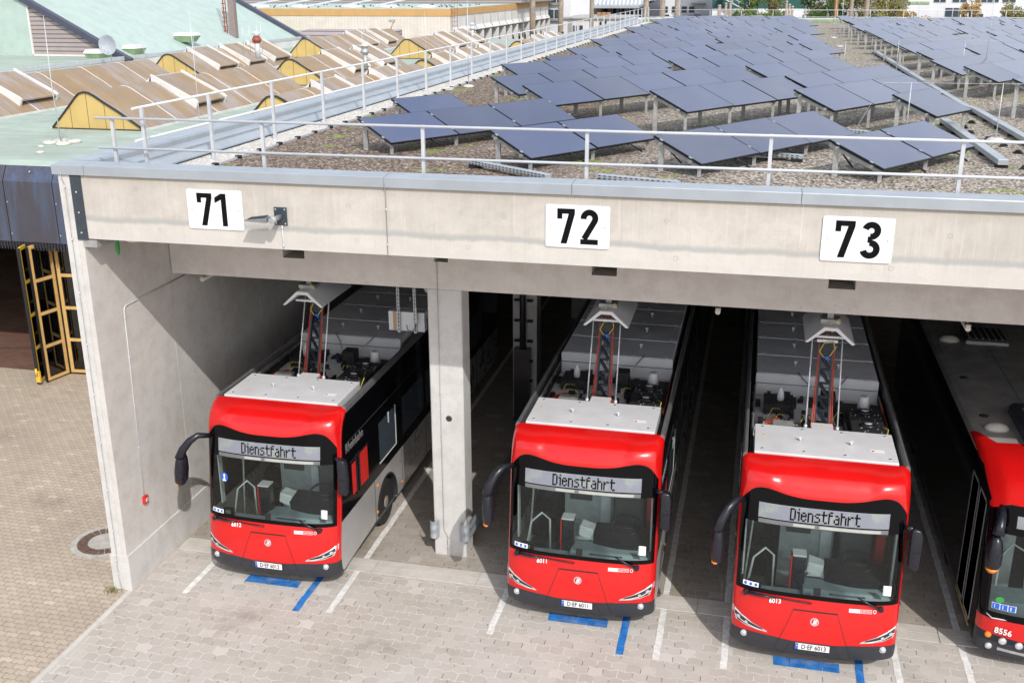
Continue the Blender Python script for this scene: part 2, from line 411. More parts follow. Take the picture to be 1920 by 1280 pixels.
# ------------------------------------------------------------------ ground
def sheet(name, x0, x1, y0, y1, z, mat, kind='structure', th=None):
    m = MB()
    if th: m.box(x0, x1, y0, y1, z-th, z)
    else: m.face([(x0, y0, z), (x1, y0, z), (x1, y1, z), (x0, y1, z)])
    return tag(m.build(name, mat), kind=kind)
sheet('ground', -700, 700, -60, 1200, -.02, 'distant_ground')
sheet('yard_paving', -40, -.02, -40, 9.72, -.004, 'pavers_old')
sheet('forecourt_paving', -.02, 45, -40, 77, 0, 'pavers_new')
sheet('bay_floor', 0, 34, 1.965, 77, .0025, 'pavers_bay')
tag(MB().box(-.05, .05, -40, -.02, -.05, .006).build('kerb_strip', 'concrete_strip'), kind='structure')
# drainage strip of precast channel blocks along the bay mouths
t = thing('drainage_channel', (0, 0, 0), 'two rows of pale concrete channel slabs running across the mouths of the bays', 'drain')
x = .05; k = 0
while x < 30:
    L = 2.0
    for (a, b) in ((1.50, 1.725), (1.735, 1.96)):
        MB().box(x+.006, x+L-.006, a, b, .002, .016).build('channel_slab', 'concrete_strip', t, bevel=.004)
    x += L
# painted markings
def mark(x0, x1, y0, y1, label, mat, cat='road marking', grp=None):
    m = MB(); n = max(1, int((y1-y0)/.205)); rnd = random.Random(int(x0*100))
    ny = n
    for i in range(ny):
        a = y0+(y1-y0)*i/ny; b = y0+(y1-y0)*(i+1)/ny
        nx = max(1, int((x1-x0)/.235))
        for j in range(nx):
            u = x0+(x1-x0)*j/nx; v = x0+(x1-x0)*(j+1)/nx
            s = .0016 if 'white' in label else .0006; d1, d2 = rnd.uniform(-.008, .008), rnd.uniform(-.008, .008)
            m.face([(u+(s if j else 0)+d1, a+s, .005), (v-(s if j < nx-1 else 0)+d2, a+s, .005), (v-(s if j < nx-1 else 0)+d1, b-s, .005), (u+(s if j else 0)+d2, b-s, .005)])
    return tag(m.build('bay_line' if 'white' in label else 'stop_mark', mat), label, cat, grp)
G = 'painted bay markings'
def bayline(x, y0, y1, label, w=.11): mark(x-w/2, x+w/2, y0, y1, label, 'paint_white', 'bay line', G)
bayline(1.0, .1, 1.45, 'short white line running out from under the left front corner of bus 6012'); 
bayline(3.775, .1, 40, 'long white line between bus 6012 and the square concrete column')
bayline(6.67, .1, 40, 'white line ending left of the front of bus 6011')
bayline(9.48, 0, 40, 'long white line close along the right flank of bus 6011')
bayline(10.57, 0, 40, 'white line ending left of the front of bus 6013')
bayline(13.28, -.6, 40, 'white line starting at the right front corner of bus 6013')
bayline(14.38, -1.2, 40, 'white line leading into the dark gap beside the half hidden bus 8556')
for (a, b, c, nm) in ((1.87, 2.91, 3.12, '6012'), (7.55, 8.58, 8.82, '6011'), (11.34, 12.37, 12.62, '6013')):
    y = .72 if nm != '6013' else .30
    mark(a, b, y, y+.245, 'bright blue painted bar on the paving in front of the number plate of bus '+nm, 'paint_blue', 'road marking', G)
    mark(c, c+.125, .02-(.6 if nm == '6013' else 0), 1.2, 'narrow bright blue stripe pointing out from under the front of bus '+nm, 'paint_blue', 'road marking', G)
# manhole
t = thing('manhole_cover', (-1.50, 1.47, 0), 'round brown cast iron manhole cover with pale concrete centre and stone ring', 'manhole cover')
def ring(m, r0, r1, z0, z1, n=40, gap=0.0, seg=1):
    for i in range(n):
        a0, a1 = 2*PI*i/n+(gap if i % seg == 0 else 0), 2*PI*(i+1)/n
        p = [(r*math.cos(a), r*math.sin(a)) for r, a in ((r0, a0), (r1, a0), (r1, a1), (r0, a1))]
        m.hexa([(q[0], q[1], z0) for q in p]+[(q[0], q[1], z1) for q in p])
m = MB(); ring(m, .525, .645, -.01, .004, 40, .02, 4); m.build('stone_ring', 'ring_stone', t)
m = MB(); ring(m, .33, .52, -.01, .010, 48, .05, 2); m.build('iron_rim', 'cast_iron', t)
MB().cyl((0, 0, -.01), (0, 0, .007), .32, n=32).build('concrete_centre', 'ring_stone', t)
# weeds at wall foot
m = MB(); rnd = random.Random(3)
for i in range(90):
    a = rnd.uniform(0, 6.28); r = rnd.uniform(0, .14); x, y = -.32+r*math.cos(a)*1.3, -.12+r*math.sin(a); h = rnd.uniform(.03, .10); d = rnd.uniform(-.05, .05)
    m.face([(x-.006, y, 0), (x+.006, y, 0), (x+d, y+d, h)])
tag(m.build('weed', 'leaf_olive'), 'small tuft of weeds growing at the foot of the white end wall', 'plant')

# ------------------------------------------------------------------ depot building
D = thing('bus_depot', (0, 0, 0), 'concrete bus depot with open bays 71 to 73 below a gravel solar roof', 'building')
XE = 34.0; YE = 77.0
MB().box(-.30, 0, -.0, YE, .70, 7.56).build('side_wall', 'concrete_wall', D)
MB().box(-.335, .035, -.03, YE, 0, .70).build('wall_plinth', 'concrete_white', D, bevel=.006)
MB().box(-.3, -.095, -.012, -.001, .7, 7.56).build('wall_end_face', 'concrete_white', D)
m = MB().box(.10, XE, -.002, .26, 6.52, 7.58); m.build('fascia', 'concrete_fascia', D)
m = MB().box(-.09, .098, -.022, .27, 6.50, 7.575)
m.build('corner_plate', 'anthracite', D)
MB().box(-.01, .24, -.004, .5, 6.38, 6.50).build('corner_bracket', 'galv_dull', D)
m = MB()
for i, z in enumerate((6.62, 6.95, 7.28)):
    m.cyl((0, -.03, z), (0, -.02, z), .014, n=8)
m.build('plate_bolt', 'galv_light', D)
# roof slab, soffit, cross beam with notches
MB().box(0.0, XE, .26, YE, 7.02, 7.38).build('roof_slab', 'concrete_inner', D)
m = MB(); Y0, Y1 = 2.45, 2.95
xs = [.02]; notch = [(2.29, 2.71), (5.15, 5.40), (7.93, 8.36), (11.79, 12.21), (15.6, 16.0), (19.5, 19.9)]
px = .02
pts = [(.10, 5.30), (.055, 5.33), (.03, 5.40), (.02, 5.55), (.02, 7.02)]
for a, b in notch:
    pts += []
m.prism(pts+[(XE, 7.02), (XE, 5.30)], 'y', Y0+.5, Y1)
prev = .02
for a, b in notch+[(XE, XE)]:
    zt = 5.72 if (a, b) != (5.15, 5.40) else 5.80
    m.box(prev, a, Y0, Y0+.498, 5.303, 7.02)
    if a < XE: m.box(a, b, Y0, Y0+.498, 5.303, zt)
    prev = b
m.build('cross_beam', 'concrete_beam', D)
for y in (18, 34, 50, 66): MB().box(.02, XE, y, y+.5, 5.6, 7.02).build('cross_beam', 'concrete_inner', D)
for x, y in [(5.0, 2.45)]:
    MB().prism([(x+.02, y), (x+.61, y), (x+.63, y+.02), (x+.63, y+.48), (x+.61, y+.5), (x+.02, y+.5), (x, y+.48), (x, y+.02)], 'z', 0, 5.298).build('column', 'concrete_white', D)
for y in (9.4, 17.9, 26, 34, 42, 50): MB().box(4.95, 5.55, y, y+.5, 0, 5.6 if y > 10 else 7.02).build('column', 'concrete_wall', D)
for x in (17.6,):
    for y in (2.45, 9.4, 17.9, 26, 34): MB().box(x, x+.6, y, y+.5, 0, 5.3 if y < 5 else 7.02).build('column', 'concrete_wall', D)
MB().box(0, XE, YE-.3, YE, 0, 7.4).build('rear_wall', 'near_black', D)  # wall colour carries the shade at the back of the bays
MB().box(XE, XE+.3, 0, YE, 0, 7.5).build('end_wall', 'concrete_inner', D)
# wall reveal joints + conduit holes on the end wall inner face
m = MB()
for y in (2.34, 5.9, 9.6): m.box(.0015, .005, y-.008, y+.008, .7, 6.9)
m.build('wall_joint', 'concrete_white', D)
m = MB()
for x, z in ((1.05, 7.36), (3.0, 7.34), (4.60, 7.24), (6.35, 7.22), (7.0, 7.2), (9.35, 7.24), (13.1, 7.2), (1.4, 6.72), (4.7, 6.72), (6.45, 6.7), (9.5, 6.7), (12.4, 6.72)):
    ring_r = .035
    for i in range(10):
        a0, a1 = 2*PI*i/10, 2*PI*(i+.8)/10
        m.face([(x+r*math.cos(a), -.0045, z+r*math.sin(a)) for r, a in ((.028, a0), (.034, a0), (.034, a1), (.028, a1))])
m.build('tie_hole', 'galv_dull', D, recalc=False)
m = MB()
for x in (7.15, 11.18, 14.1): m.box(x-.004, x+.004, -.0045, -.001, 6.95 if x < 14 else 6.53, 7.56)
m.build('form_joint', 'concrete_beam', D)
# coping (front and side) : sheet-metal capping with joints
m = MB()
prof = [(-.05, 7.555), (-.05, 7.70), (-.045, 7.71), (.30, 7.725), (.33, 7.715), (.33, 7.45), (.27, 7.45), (.27, 7.585), (.0, 7.585), (0, 7.575), (-.04, 7.575)]
x = -.38; segs = [.2, 5.19, 8.0, 11.15, 14.2, 17.3, 20.4, 23.5, 26.6, 30, XE]
for b in segs:
    m.prism([(p[0], p[1]) for p in prof], 'x', x+.004, b-.004); x = b
m.build('front_coping', 'coping_grey', D)
m = MB()
m2 = MB()
y = .335
while y < YE:
    b = min(y+3.0, YE)
    pr = [(-.38, 7.50), (-.38, 7.71), (.10, 7.735), (.12, 7.70), (.12, 7.5)]
    m.prism(pr, 'y', y+.004, b-.004)
    pr2 = [(.12, 7.62), (.36, 7.57), (.37, 7.535), (.40, 7.53), (.62, 7.40), (.62, 7.36), (.12, 7.36)]
    m2.prism(pr2, 'y', y+.003, b-.003)
    y = b
m.build('side_coping', 'coping_grey', D); m2.build('upstand_flashing', 'galv', D)
MB().box(.62, .66, .335, YE, 7.36, 7.44).build('drip_edge', 'dark_well', D)
MB().box(.66, 1.40, .335, YE-.01, 7.38, 7.425).build('pebble_margin', 'white_gravel', D)
m = MB().box(1.40, 1.425, .335, YE-.01, 7.38, 7.47); m.build('gravel_edging', 'galv_light', D)
y = 1.0
o = MB().box(1.37, 1.46, 0, .10, 7.42, 7.485).build('edging_clamp', 'black_matt', D)
for i in range(60):
    c = o if i == 0 else o.copy()
    if i: COL.objects.link(c)
    c.location = (0, 1+.86*i, 0)
MB().box(1.425, XE, .335, YE-.01, 7.38, 7.43).build('gravel_bed', 'gravel', D)
MB().box(-.38, XE, YE, YE+.4, 7.3, 7.74).build('rear_coping', 'alu_white', D)
MB().box(.5, XE, YE-.06, YE-.001, 7.43, 7.66).build('rear_upstand', 'pale_green', D)

# lamps etc in bay: strip lights, dome lamps
def strip_lamp(x, y, z, L, label):
    t = thing('strip_light', (x, y, z), label, 'lamp', 'lamps inside the bays')
    MB().tube([(0, 0, 0), (0, L, 0)], .045, n=10).build('lamp_tube', 'cream_plastic', t)
    MB().box(-.04, .04, 0, L, .04, .07).build('lamp_body', 'galv_dull', t)
    m = MB()
    for yy in (.1, L-.1): m.cyl((0, yy, .07), (0, yy, 7.02-z), .008, n=5)
    m.build('hanger', 'galv_dull', t)
strip_lamp(.33, 2.95, 5.06, 1.35, 'tube lamp on the left wall of bay 71 just under the beam')
strip_lamp(10.05, 3.05, 5.02, 1.3, 'tube lamp hanging under the beam between bays 72 and 73')
strip_lamp(14.1, 3.05, 5.0, 1.3, 'tube lamp hanging under the beam right of bay 73')
def dome(x, y, z, label):
    t = thing('dome_lamp', (x, y, z), label, 'lamp', 'lamps inside the bays')
    MB().lathe([(.17, 0), (.17, -.03), (.12, -.07), (.04, -.085)], (0, 0, 0), 20).build('lamp_glass', 'cream_plastic', t)
    MB().cyl((0, 0, 0), (0, 0, .05), .18, n=20).build('lamp_base', 'galv_light', t)
    MB().cyl((0, 0, .05), (0, 0, 7.02-z), .015, n=6).build('hanger', 'galv_dull', t)
dome(.70, .36, 6.50, 'round white lamp under the roof edge at the far left of bay 71')
dome(4.86, 3.3, 5.05, 'round white lamp beside the top of the square concrete column')
t = tag(MB().lathe([(.02, .12), (.035, .08), (.045, 0), (.04, -.1), (.02, -.16), (.005, -.17)], (.36, .36, 6.34), 10, sx=.7).build('bird_decoy', 'green_plastic'), 'small green plastic object hanging beside the round lamp under the roof edge', 'decoration')

# ------------------------------------------------------------------ number signs
def stroke(m, pts, w, z):   # constant-width stroke with mitred joints in XZ plane
    P = [Vector((p[0], p[1])) for p in pts]; L = []; Rr = []
    for i, p in enumerate(P):
        d0 = (P[i]-P[i-1]).normalized() if i else None; d1 = (P[i+1]-P[i]).normalized() if i < len(P)-1 else None
        if d0 is None: d0 = d1
        if d1 is None: d1 = d0
        n0 = Vector((-d0.y, d0.x)); n1 = Vector((-d1.y, d1.x)); n = (n0+n1).normalized(); s = w/2/max(n.dot(n1), .5)
        L.append(p+n*s); Rr.append(p-n*s)
    for i in range(len(P)-1):
        m.hexa([(L[i].x, 0, L[i].y), (L[i+1].x, 0, L[i+1].y), (Rr[i+1].x, 0, Rr[i+1].y), (Rr[i].x, 0, Rr[i].y),
                (L[i].x, -z, L[i].y), (L[i+1].x, -z, L[i+1].y), (Rr[i+1].x, -z, Rr[i+1].y), (Rr[i].x, -z, Rr[i].y)])
def arc(cx, cy, rx, ry, a0, a1, n=14): return [(cx+rx*math.cos(R(a0+(a1-a0)*i/n)), cy+ry*math.sin(R(a0+(a1-a0)*i/n))) for i in range(n+1)]
def digit(m, d, ox, H, w):
    W = H*.50; h = H/2
    if d == '7':
        stroke(m, [(ox-W/2+w/2*.0, h-w*1.55), (ox-W/2, h-w/2), (ox-W/2+.001, h-w/2)], w*.9, .003) if 0 else None
        m.box(ox-W/2, ox-W/2+w*.85, -.003, 0, h-w*1.75, h)
        m.box(ox-W/2+w*.85, ox+W/2, -.003, 0, h-w*.86, h)
        m.prism([(ox+W/2, h-w*.862), (ox+W/2-w*1.05, h-w*.862), (ox-W*.30, -h), (ox-W*.30+w*1.05, -h)], 'y', -.003, 0)
    if d == '1':
        m.box(ox-w*.1, ox+w*.88, -.003, 0, -h, h)
        m.prism([(ox-w*.102, h), (ox-w*.102, h-w*1.1), (ox-w*1.35, h-w*1.75), (ox-w*1.35, h-w*.75)], 'y', -.003, 0)
    if d == '2':
        r = W/2-w/2
        pts = [(ox-r, h-W*.55)]+arc(ox, h-w/2-r, r, r, 175, -32)+[(ox-r+w*.12, -h+w*.9)]
        stroke(m, pts, w, .003); m.box(ox-W/2, ox+W/2, -.0031, .0, -h, -h+w*.88)
    if d == '3':
        r = W/2-w/2
        top = arc(ox, h-w/2-r*.96, r*.96, r*.96, 165, -98, 18); bot = arc(ox, -h+w/2+r*1.04, r*1.04, r*1.04, 98, -165, 20)
        stroke(m, top, w, .003); stroke(m, bot, w, .0032); m.box(ox-w*.45, ox+w*.1, -.0034, 0, -w*.40, w*.60)
def number_sign(s, x, label):
    t = thing('bay_sign', (x, -.012, 7.097), label, 'sign', 'bay number signs')
    w2, h2, r = .465, .31, .03
    pts = []
    for cx, cz, a0 in ((w2-r, h2-r, 0), (-w2+r, h2-r, 90), (-w2+r, -h2+r, 180), (w2-r, -h2+r, 270)): pts += arc(cx, cz, r, r, a0, a0+90, 4)
    MB().prism(pts, 'y', -.012, 0.0).build('sign_plate', 'white_sign', t)
    H = .51; w = .086; off = .168
    for k, d in enumerate(s):
        m = MB(); digit(m, d, (-off if k == 0 else off*(1.02 if d != '1' else .72)), H, w); m.build('digit', 'sign_black', t, loc=(0, -.0125, 0))
    for sx in (-1, 1): MB().cyl((sx*.39, -.016, 0), (sx*.39, -.0125, 0), .011, n=8).build('screw', 'galv_dull', t)
number_sign('71', 2.403, 'white sign with black number 71 on the concrete fascia')
number_sign('72', 8.087, 'white sign with black number 72 on the concrete fascia')
number_sign('73', 11.923, 'white sign with black number 73 on the concrete fascia')

# wall lamp on the fascia
t = thing('wall_lamp', (3.49, 0, 7.04), 'grey metal flood lamp on a bracket plate right of the number 71 sign', 'lamp')
MB().box(-.105, .105, -.02, -.004, -.14, .14).build('mounting_plate', 'anthracite', t, bevel=.004)
m = MB(); [m.cyl((sx*.075, -.028, sz*.11), (sx*.075, -.02, sz*.11), .012, n=6) for sx in (-1, 1) for sz in (-1, 1)]; m.build('bolt', 'galv_light', t)
MB().tube([(0, -.02, 0), (0, -.30, 0)], .042, n=14).build('arm', 'lamp_grey', t)
MB().lathe([(.05, -.35), (.055, -.28), (.055, -.24)], (0, 0, 0), 16, axis='y').build('end_cap', 'galv_dull', t)
m = MB()
m.hexa([(-.42, -.40, -.015), (-.06, -.40, -.03), (-.06, -.22, -.03), (-.42, -.22, -.015), (-.42, -.39, .005), (-.06, -.39, .045), (-.06, -.23, .045), (-.42, -.23, .005)])
m.build('lamp_head', 'lamp_grey', t, bevel=.008)
m = MB()
for i in range(7): x = -.36+i*.042; m.box(x, x+.014, -.385, -.235, .012+i*.006, .028+i*.006)
m.build('cooling_rib', 'anthracite', t)

# lightning conductors and wiring
def wire(name, pts, label, r=.006, clips=(), mat='galv_dull', clipmat='galv_light', cs=.02):
    t = thing(name, pts[0], label, 'cable'); o = Vector(pts[0])
    MB().tube([Vector(p)-o for p in pts], r, n=6).build('conductor', mat, t)
    for c in clips:
        v = Vector(c)-o; MB().cyl(v+Vector((-.008, -.006, 0)), v+Vector((.008, .006, 0)), cs, n=8).build('clip', clipmat, t)
wire('lightning_conductor', [(-.2, -.055, 7.6), (-.22, -.06, 7.54), (-.19, -.03, 7.40), (-.19, -.03, .75), (-.19, -.055, .68), (-.19, -.055, .25), (-.12, -.10, .03)], 'thin lightning conductor wire clipped down the white end of the side wall', .006, [(-.19, -.03, z) for z in (7.36, 6.5, 5.6, 4.7, 3.8, 2.9, 2.0, 1.2)]+[(-.19, -.05, .62), (-.19, -.055, .35)])
wire('lightning_conductor', [(5.2, .1, 7.735), (5.2, -.06, 7.70), (5.2, -.06, 7.56), (5.2, -.02, 7.5), (5.2, -.02, 6.5), (5.2, .1, 6.46)], 'thin wire clipped down the fascia between signs 71 and 72', .006, [(5.2, -.02, 7.22), (5.2, -.02, 6.68)])
wire('lightning_conductor', [(5.20, 2.43, 6.2), (5.20, 2.43, .55), (5.27, 2.43, .42), (5.27, 2.43, .02)], 'thin wire clipped down the front of the square concrete column', .005, [(5.20, 2.43, z) for z in (5.6, 5.05, 4.2, 3.35, 2.5, 1.65, .8)]+[(5.27, 2.43, .35), (5.27, 2.43, .2)], cs=.016)
wire('lamp_cable', [(3.5, -.012, 6.9), (3.5, -.012, 6.56), (3.52, .05, 6.50)], 'short cable conduit dropping from the wall lamp to the fascia edge', .012, [(3.5, -.012, 6.86), (3.5, -.012, 6.58)], mat='galv_light', cs=.03)
wire('alarm_cable', [(.014, 2.9, 5.15), (.014, .90, 5.13), (.014, .84, 5.10), (.014, .82, 5.04), (.014, .72, 1.56)], 'thin white conduit on the side wall leading down to the red fire alarm button', .011, [(.014, .82, z) for z in (4.9, 4.2)]+[(.014, .77, 3.3), (.014, .745, 2.5)], mat='alu_white')
t = thing('fire_alarm', (0, .72, 1.47), 'red fire alarm call point box on the side wall of bay 71', 'fire alarm')
MB().box(.004, .06, -.065, .065, -.07, .07).build('housing', 'red_matt', t, bevel=.006)
MB().box(.0605, .064, -.035, .035, -.035, .03).build('window', 'white_sign', t)
MB().cyl((.064, 0, 0), (.068, 0, 0), .014, n=10).build('button', 'sign_black', t)
t = tag(MB().box(8.9, 9.0, 2.7, 2.8, 5.0, 5.2).build('warning_beacon', 'red_matt'), 'small red box under the beam left of the charging hood of bay 72', 'lamp') if 0 else None
# hole in column
m = MB().cyl((5.35, 2.444, 2.85), (5.35, 2.448, 2.85), .06, n=18); o = m.build('core_hole', 'red_matt' if 0 else 'cast_iron', D)
m = MB().cyl((5.345, 2.440, 2.845), (5.345, 2.4435, 2.845), .045, n=16); m.build('core_hole', 'near_black', D)
# guards on the column
def guard(x0, x1, y, label, depth, rx=None):
    t = thing('column_guard', (0, 0, 0), label, 'crash barrier', 'galvanised guards at the column')
    m = MB(); n = 12
    def f(u, v):
        a = PI*(u)
        cx = (x0+x1)/2; rr = (x1-x0)/2
        w = .014*math.cos(v*4*PI)
        return (cx-rr*math.cos(a)-(0), y-math.sin(a)*(.10+w), .40+.36*v)
    m.grid(f, n, 10); m.build('guard_nose', 'galv', t, recalc=False)
    m = MB()
    if rx:
        m.grid(lambda u, v: (rx+.015*math.sin(v*4*PI), y+depth*u, .40+.36*v), 2, 10)
        m.build('guard_rail', 'galv', t, recalc=False)
    m = MB(); [m.cyl(((x0+x1)/2, y-.03, z), ((x0+x1)/2, y+.02, z), .012, n=6) for z in (.5, .66)]; m.build('bolt', 'galv_dull', t)
guard(4.93, 5.11, 2.43, 'short galvanised guard nose at the left foot of the concrete column', .0)
guard(5.52, 5.72, 2.42, 'galvanised guard rail with rounded nose running back at the right foot of the concrete column', 7.0, 5.72)
# white box hung on perforated channels
t = thing('control_box', (4.2, 3.6, 4.28), 'pale grey control cabinet hung on two perforated metal channels above bus 6012', 'cabinet')
MB().box(-.36, .36, 0, .16, -.19, .19).build('housing', 'roof_white', t, bevel=.004)
MB().box(-.27, -.20, -.003, .0, -.19, .19).build('label_strip', 'tan_label', t)
for x in (-.17, .16):
    m = MB().box(x, x+.055, -.05, -.004, -.21, 2.74); m.build('channel', 'galv', t)
    m = MB()
    for i in range(22): m.box(x+.018, x+.038, -.054, -.0505, -.17+i*.075, -.13+i*.075)
    m.build('slot', 'near_black', t)
MB().tube([(.02, -.06, -.05), (.04, -.07, -.14), (.12, -.08, -.17), (.19, -.07, -.10), (.21, -.07, .02)], .008).build('cable', 'black_matt', t)
MB().box(.205, .235, -.09, -.06, 0, .33).build('connector', 'cream_plastic', t)
# downpipe at back column
t = thing('downpipe', (5.22, 9.3, 0), 'dark pipe running down the second concrete column inside the depot', 'pipe')
MB().cyl((0, 0, .4), (0, 0, 5.6), .08, n=12).build('pipe', 'lamp_dark', t)
MB().box(-.20, .20, -.14, .08, 0, 1.9).build('pipe_cabinet', 'lamp_dark', t)
m = MB(); 
for i in range(9): m.box(-.22, -.10, -.0, .099, 1.0+i*.52, 1.05+i*.52); m.box(.10, .24, -.0, .099, 1.0+i*.52, 1.05+i*.52)
m.build('pipe_bracket', 'near_black', t)

# ------------------------------------------------------------------ charging hoods
def hood(x, y, label, rz=0):
    t = thing('charging_hood', (x, y, 4.70), label, 'charging hood', 'charging hoods under the beam', rz)
    out = [(-.40, 0), (-.11, .27), (.11, .27), (.41, 0), (.36, -.012), (.085, .215), (-.085, .215), (-.35, -.005)]
    MB().prism(out, 'y', -.03, .0).build('hood_rim', 'alu_white', t)
    MB().prism([(p[0]*.985, p[1]+.004) for p in out], 'y', .002, 1.45).build('hood_shell', 'roof_grey', t)
    m = MB(); m.box(-.16, .16, .2, .45, .272, .34); m.box(-.05, .05, .3, .36, .34, 2.3); m.build('hood_bracket', 'galv_dull', t)
    MB().box(-.26, .26, .25, .31, .0, .035).build('cross_rod', 'rod_white', t)
    m = MB(); m.tube([(-.02, -.02, .35), (0, .03, .30), (.0, .1, .25)], .008); m.tube([(.06, .1, .32), (.13, .15, .38), (.17, .2, .30)], .008); m.build('earth_cable', 'yellow_cable', t)
hood(2.43, 2.86, 'white edged angled charging hood above bus 6012')
hood(8.14, 2.86, 'white edged angled charging hood above bus 6011')
hood(11.92, 2.75, 'white edged angled charging hood above bus 6013')
# ------------------------------------------------------------------ electric bus
HW = 1.275
PROF = [(.28, .07), (.40, .015), (.60, .0), (.90, .03), (1.26, .10), (1.9, .20), (2.4, .27), (2.95, .35)]
def corner(x):
    q = min(abs(x)/HW, 1.0); return .34*(1-(1-q**2.8)**(1/2.8))
def SY(x, z): return interp(PROF, z)+corner(x)
ZT = [(0, 2.865), (.3, 2.87), (.55, 2.90), (.75, 2.945), (.92, 2.965), (1.08, 2.91), (1.20, 2.76), (1.275, 2.60)]
def zm(x): return interp(ZT, abs(x))
def zw(x): return 1.26-.0*abs(x)
def zb(x): return interp([(0, .54), (.3, .545), (.6, .575), (1.0, .590), (1.275, .585)], abs(x))
def z0(x): return .28+.035*(abs(x)/HW)**6
def ztop(x):
    a = abs(x)-1.155
    return 3.30-(.12*(1-math.sqrt(max(0, 1-(a/.12)**2))) if a > 0 else 0)
def xs(u, lim=HW):     # denser towards the corners
    a = math.asin(lim/HW*.99999); return HW*math.sin(a*(2*u-1))
def band(m, lo, hi, nu, nv, lim=HW, off=0., lim0=None, mat=None):
    def f(u, v):
        x = xs(u, lim); a, b = lo(x), hi(x); z = a+(b-a)*v
        return (x, SY(x, z)-off, z)
    m.grid(f, nu, nv, mat)
def patch(m, pts, off, nsub=5, mat=None):   # flat outline (x,z) draped on the front surface
    c = (sum(p[0] for p in pts)/len(pts), sum(p[1] for p in pts)/len(pts)); k = m.mi(mat)
    rings = []
    for s in range(1, nsub+1):
        t = s/nsub; rings.append([m.bm.verts.new((c[0]+(p[0]-c[0])*t, SY(c[0]+(p[0]-c[0])*t, c[1]+(p[1]-c[1])*t)-off, c[1]+(p[1]-c[1])*t)) for p in pts])
    cv = m.bm.verts.new((c[0], SY(*c)-off, c[1])); n = len(pts)
    for j in range(n):
        f = m.bm.faces.new([cv, rings[0][j], rings[0][(j+1) % n]]); f.material_index = k; f.smooth = True
        for a, b in zip(rings, rings[1:]):
            f = m.bm.faces.new([a[j], b[j], b[(j+1) % n], a[(j+1) % n]]); f.material_index = k; f.smooth = True
def sline(m, pts, w, off, mat=None):        # thin strip drawn on the front surface
    P = []
    for (a, b) in zip(pts, pts[1:]):
        n = max(2, int(math.hypot(b[0]-a[0], b[1]-a[1])/.05)); P += [(a[0]+(b[0]-a[0])*i/n, a[1]+(b[1]-a[1])*i/n) for i in range(n)]
    P.append(pts[-1]); k = m.mi(mat); L = []
    for i, p in enumerate(P):
        q0, q1 = P[max(i-1, 0)], P[min(i+1, len(P)-1)]; d = math.hypot(q1[0]-q0[0], q1[1]-q0[1]); nx, nz = -(q1[1]-q0[1])/d*w/2, (q1[0]-q0[0])/d*w/2
        L.append([m.bm.verts.new((x, SY(x, z)-off, z)) for x, z in ((p[0]+nx, p[1]+nz), (p[0]-nx, p[1]-nz))])
    for a, b in zip(L, L[1:]):
        f = m.bm.faces.new([a[0], b[0], b[1], a[1]]); f.material_index = k; f.smooth = True

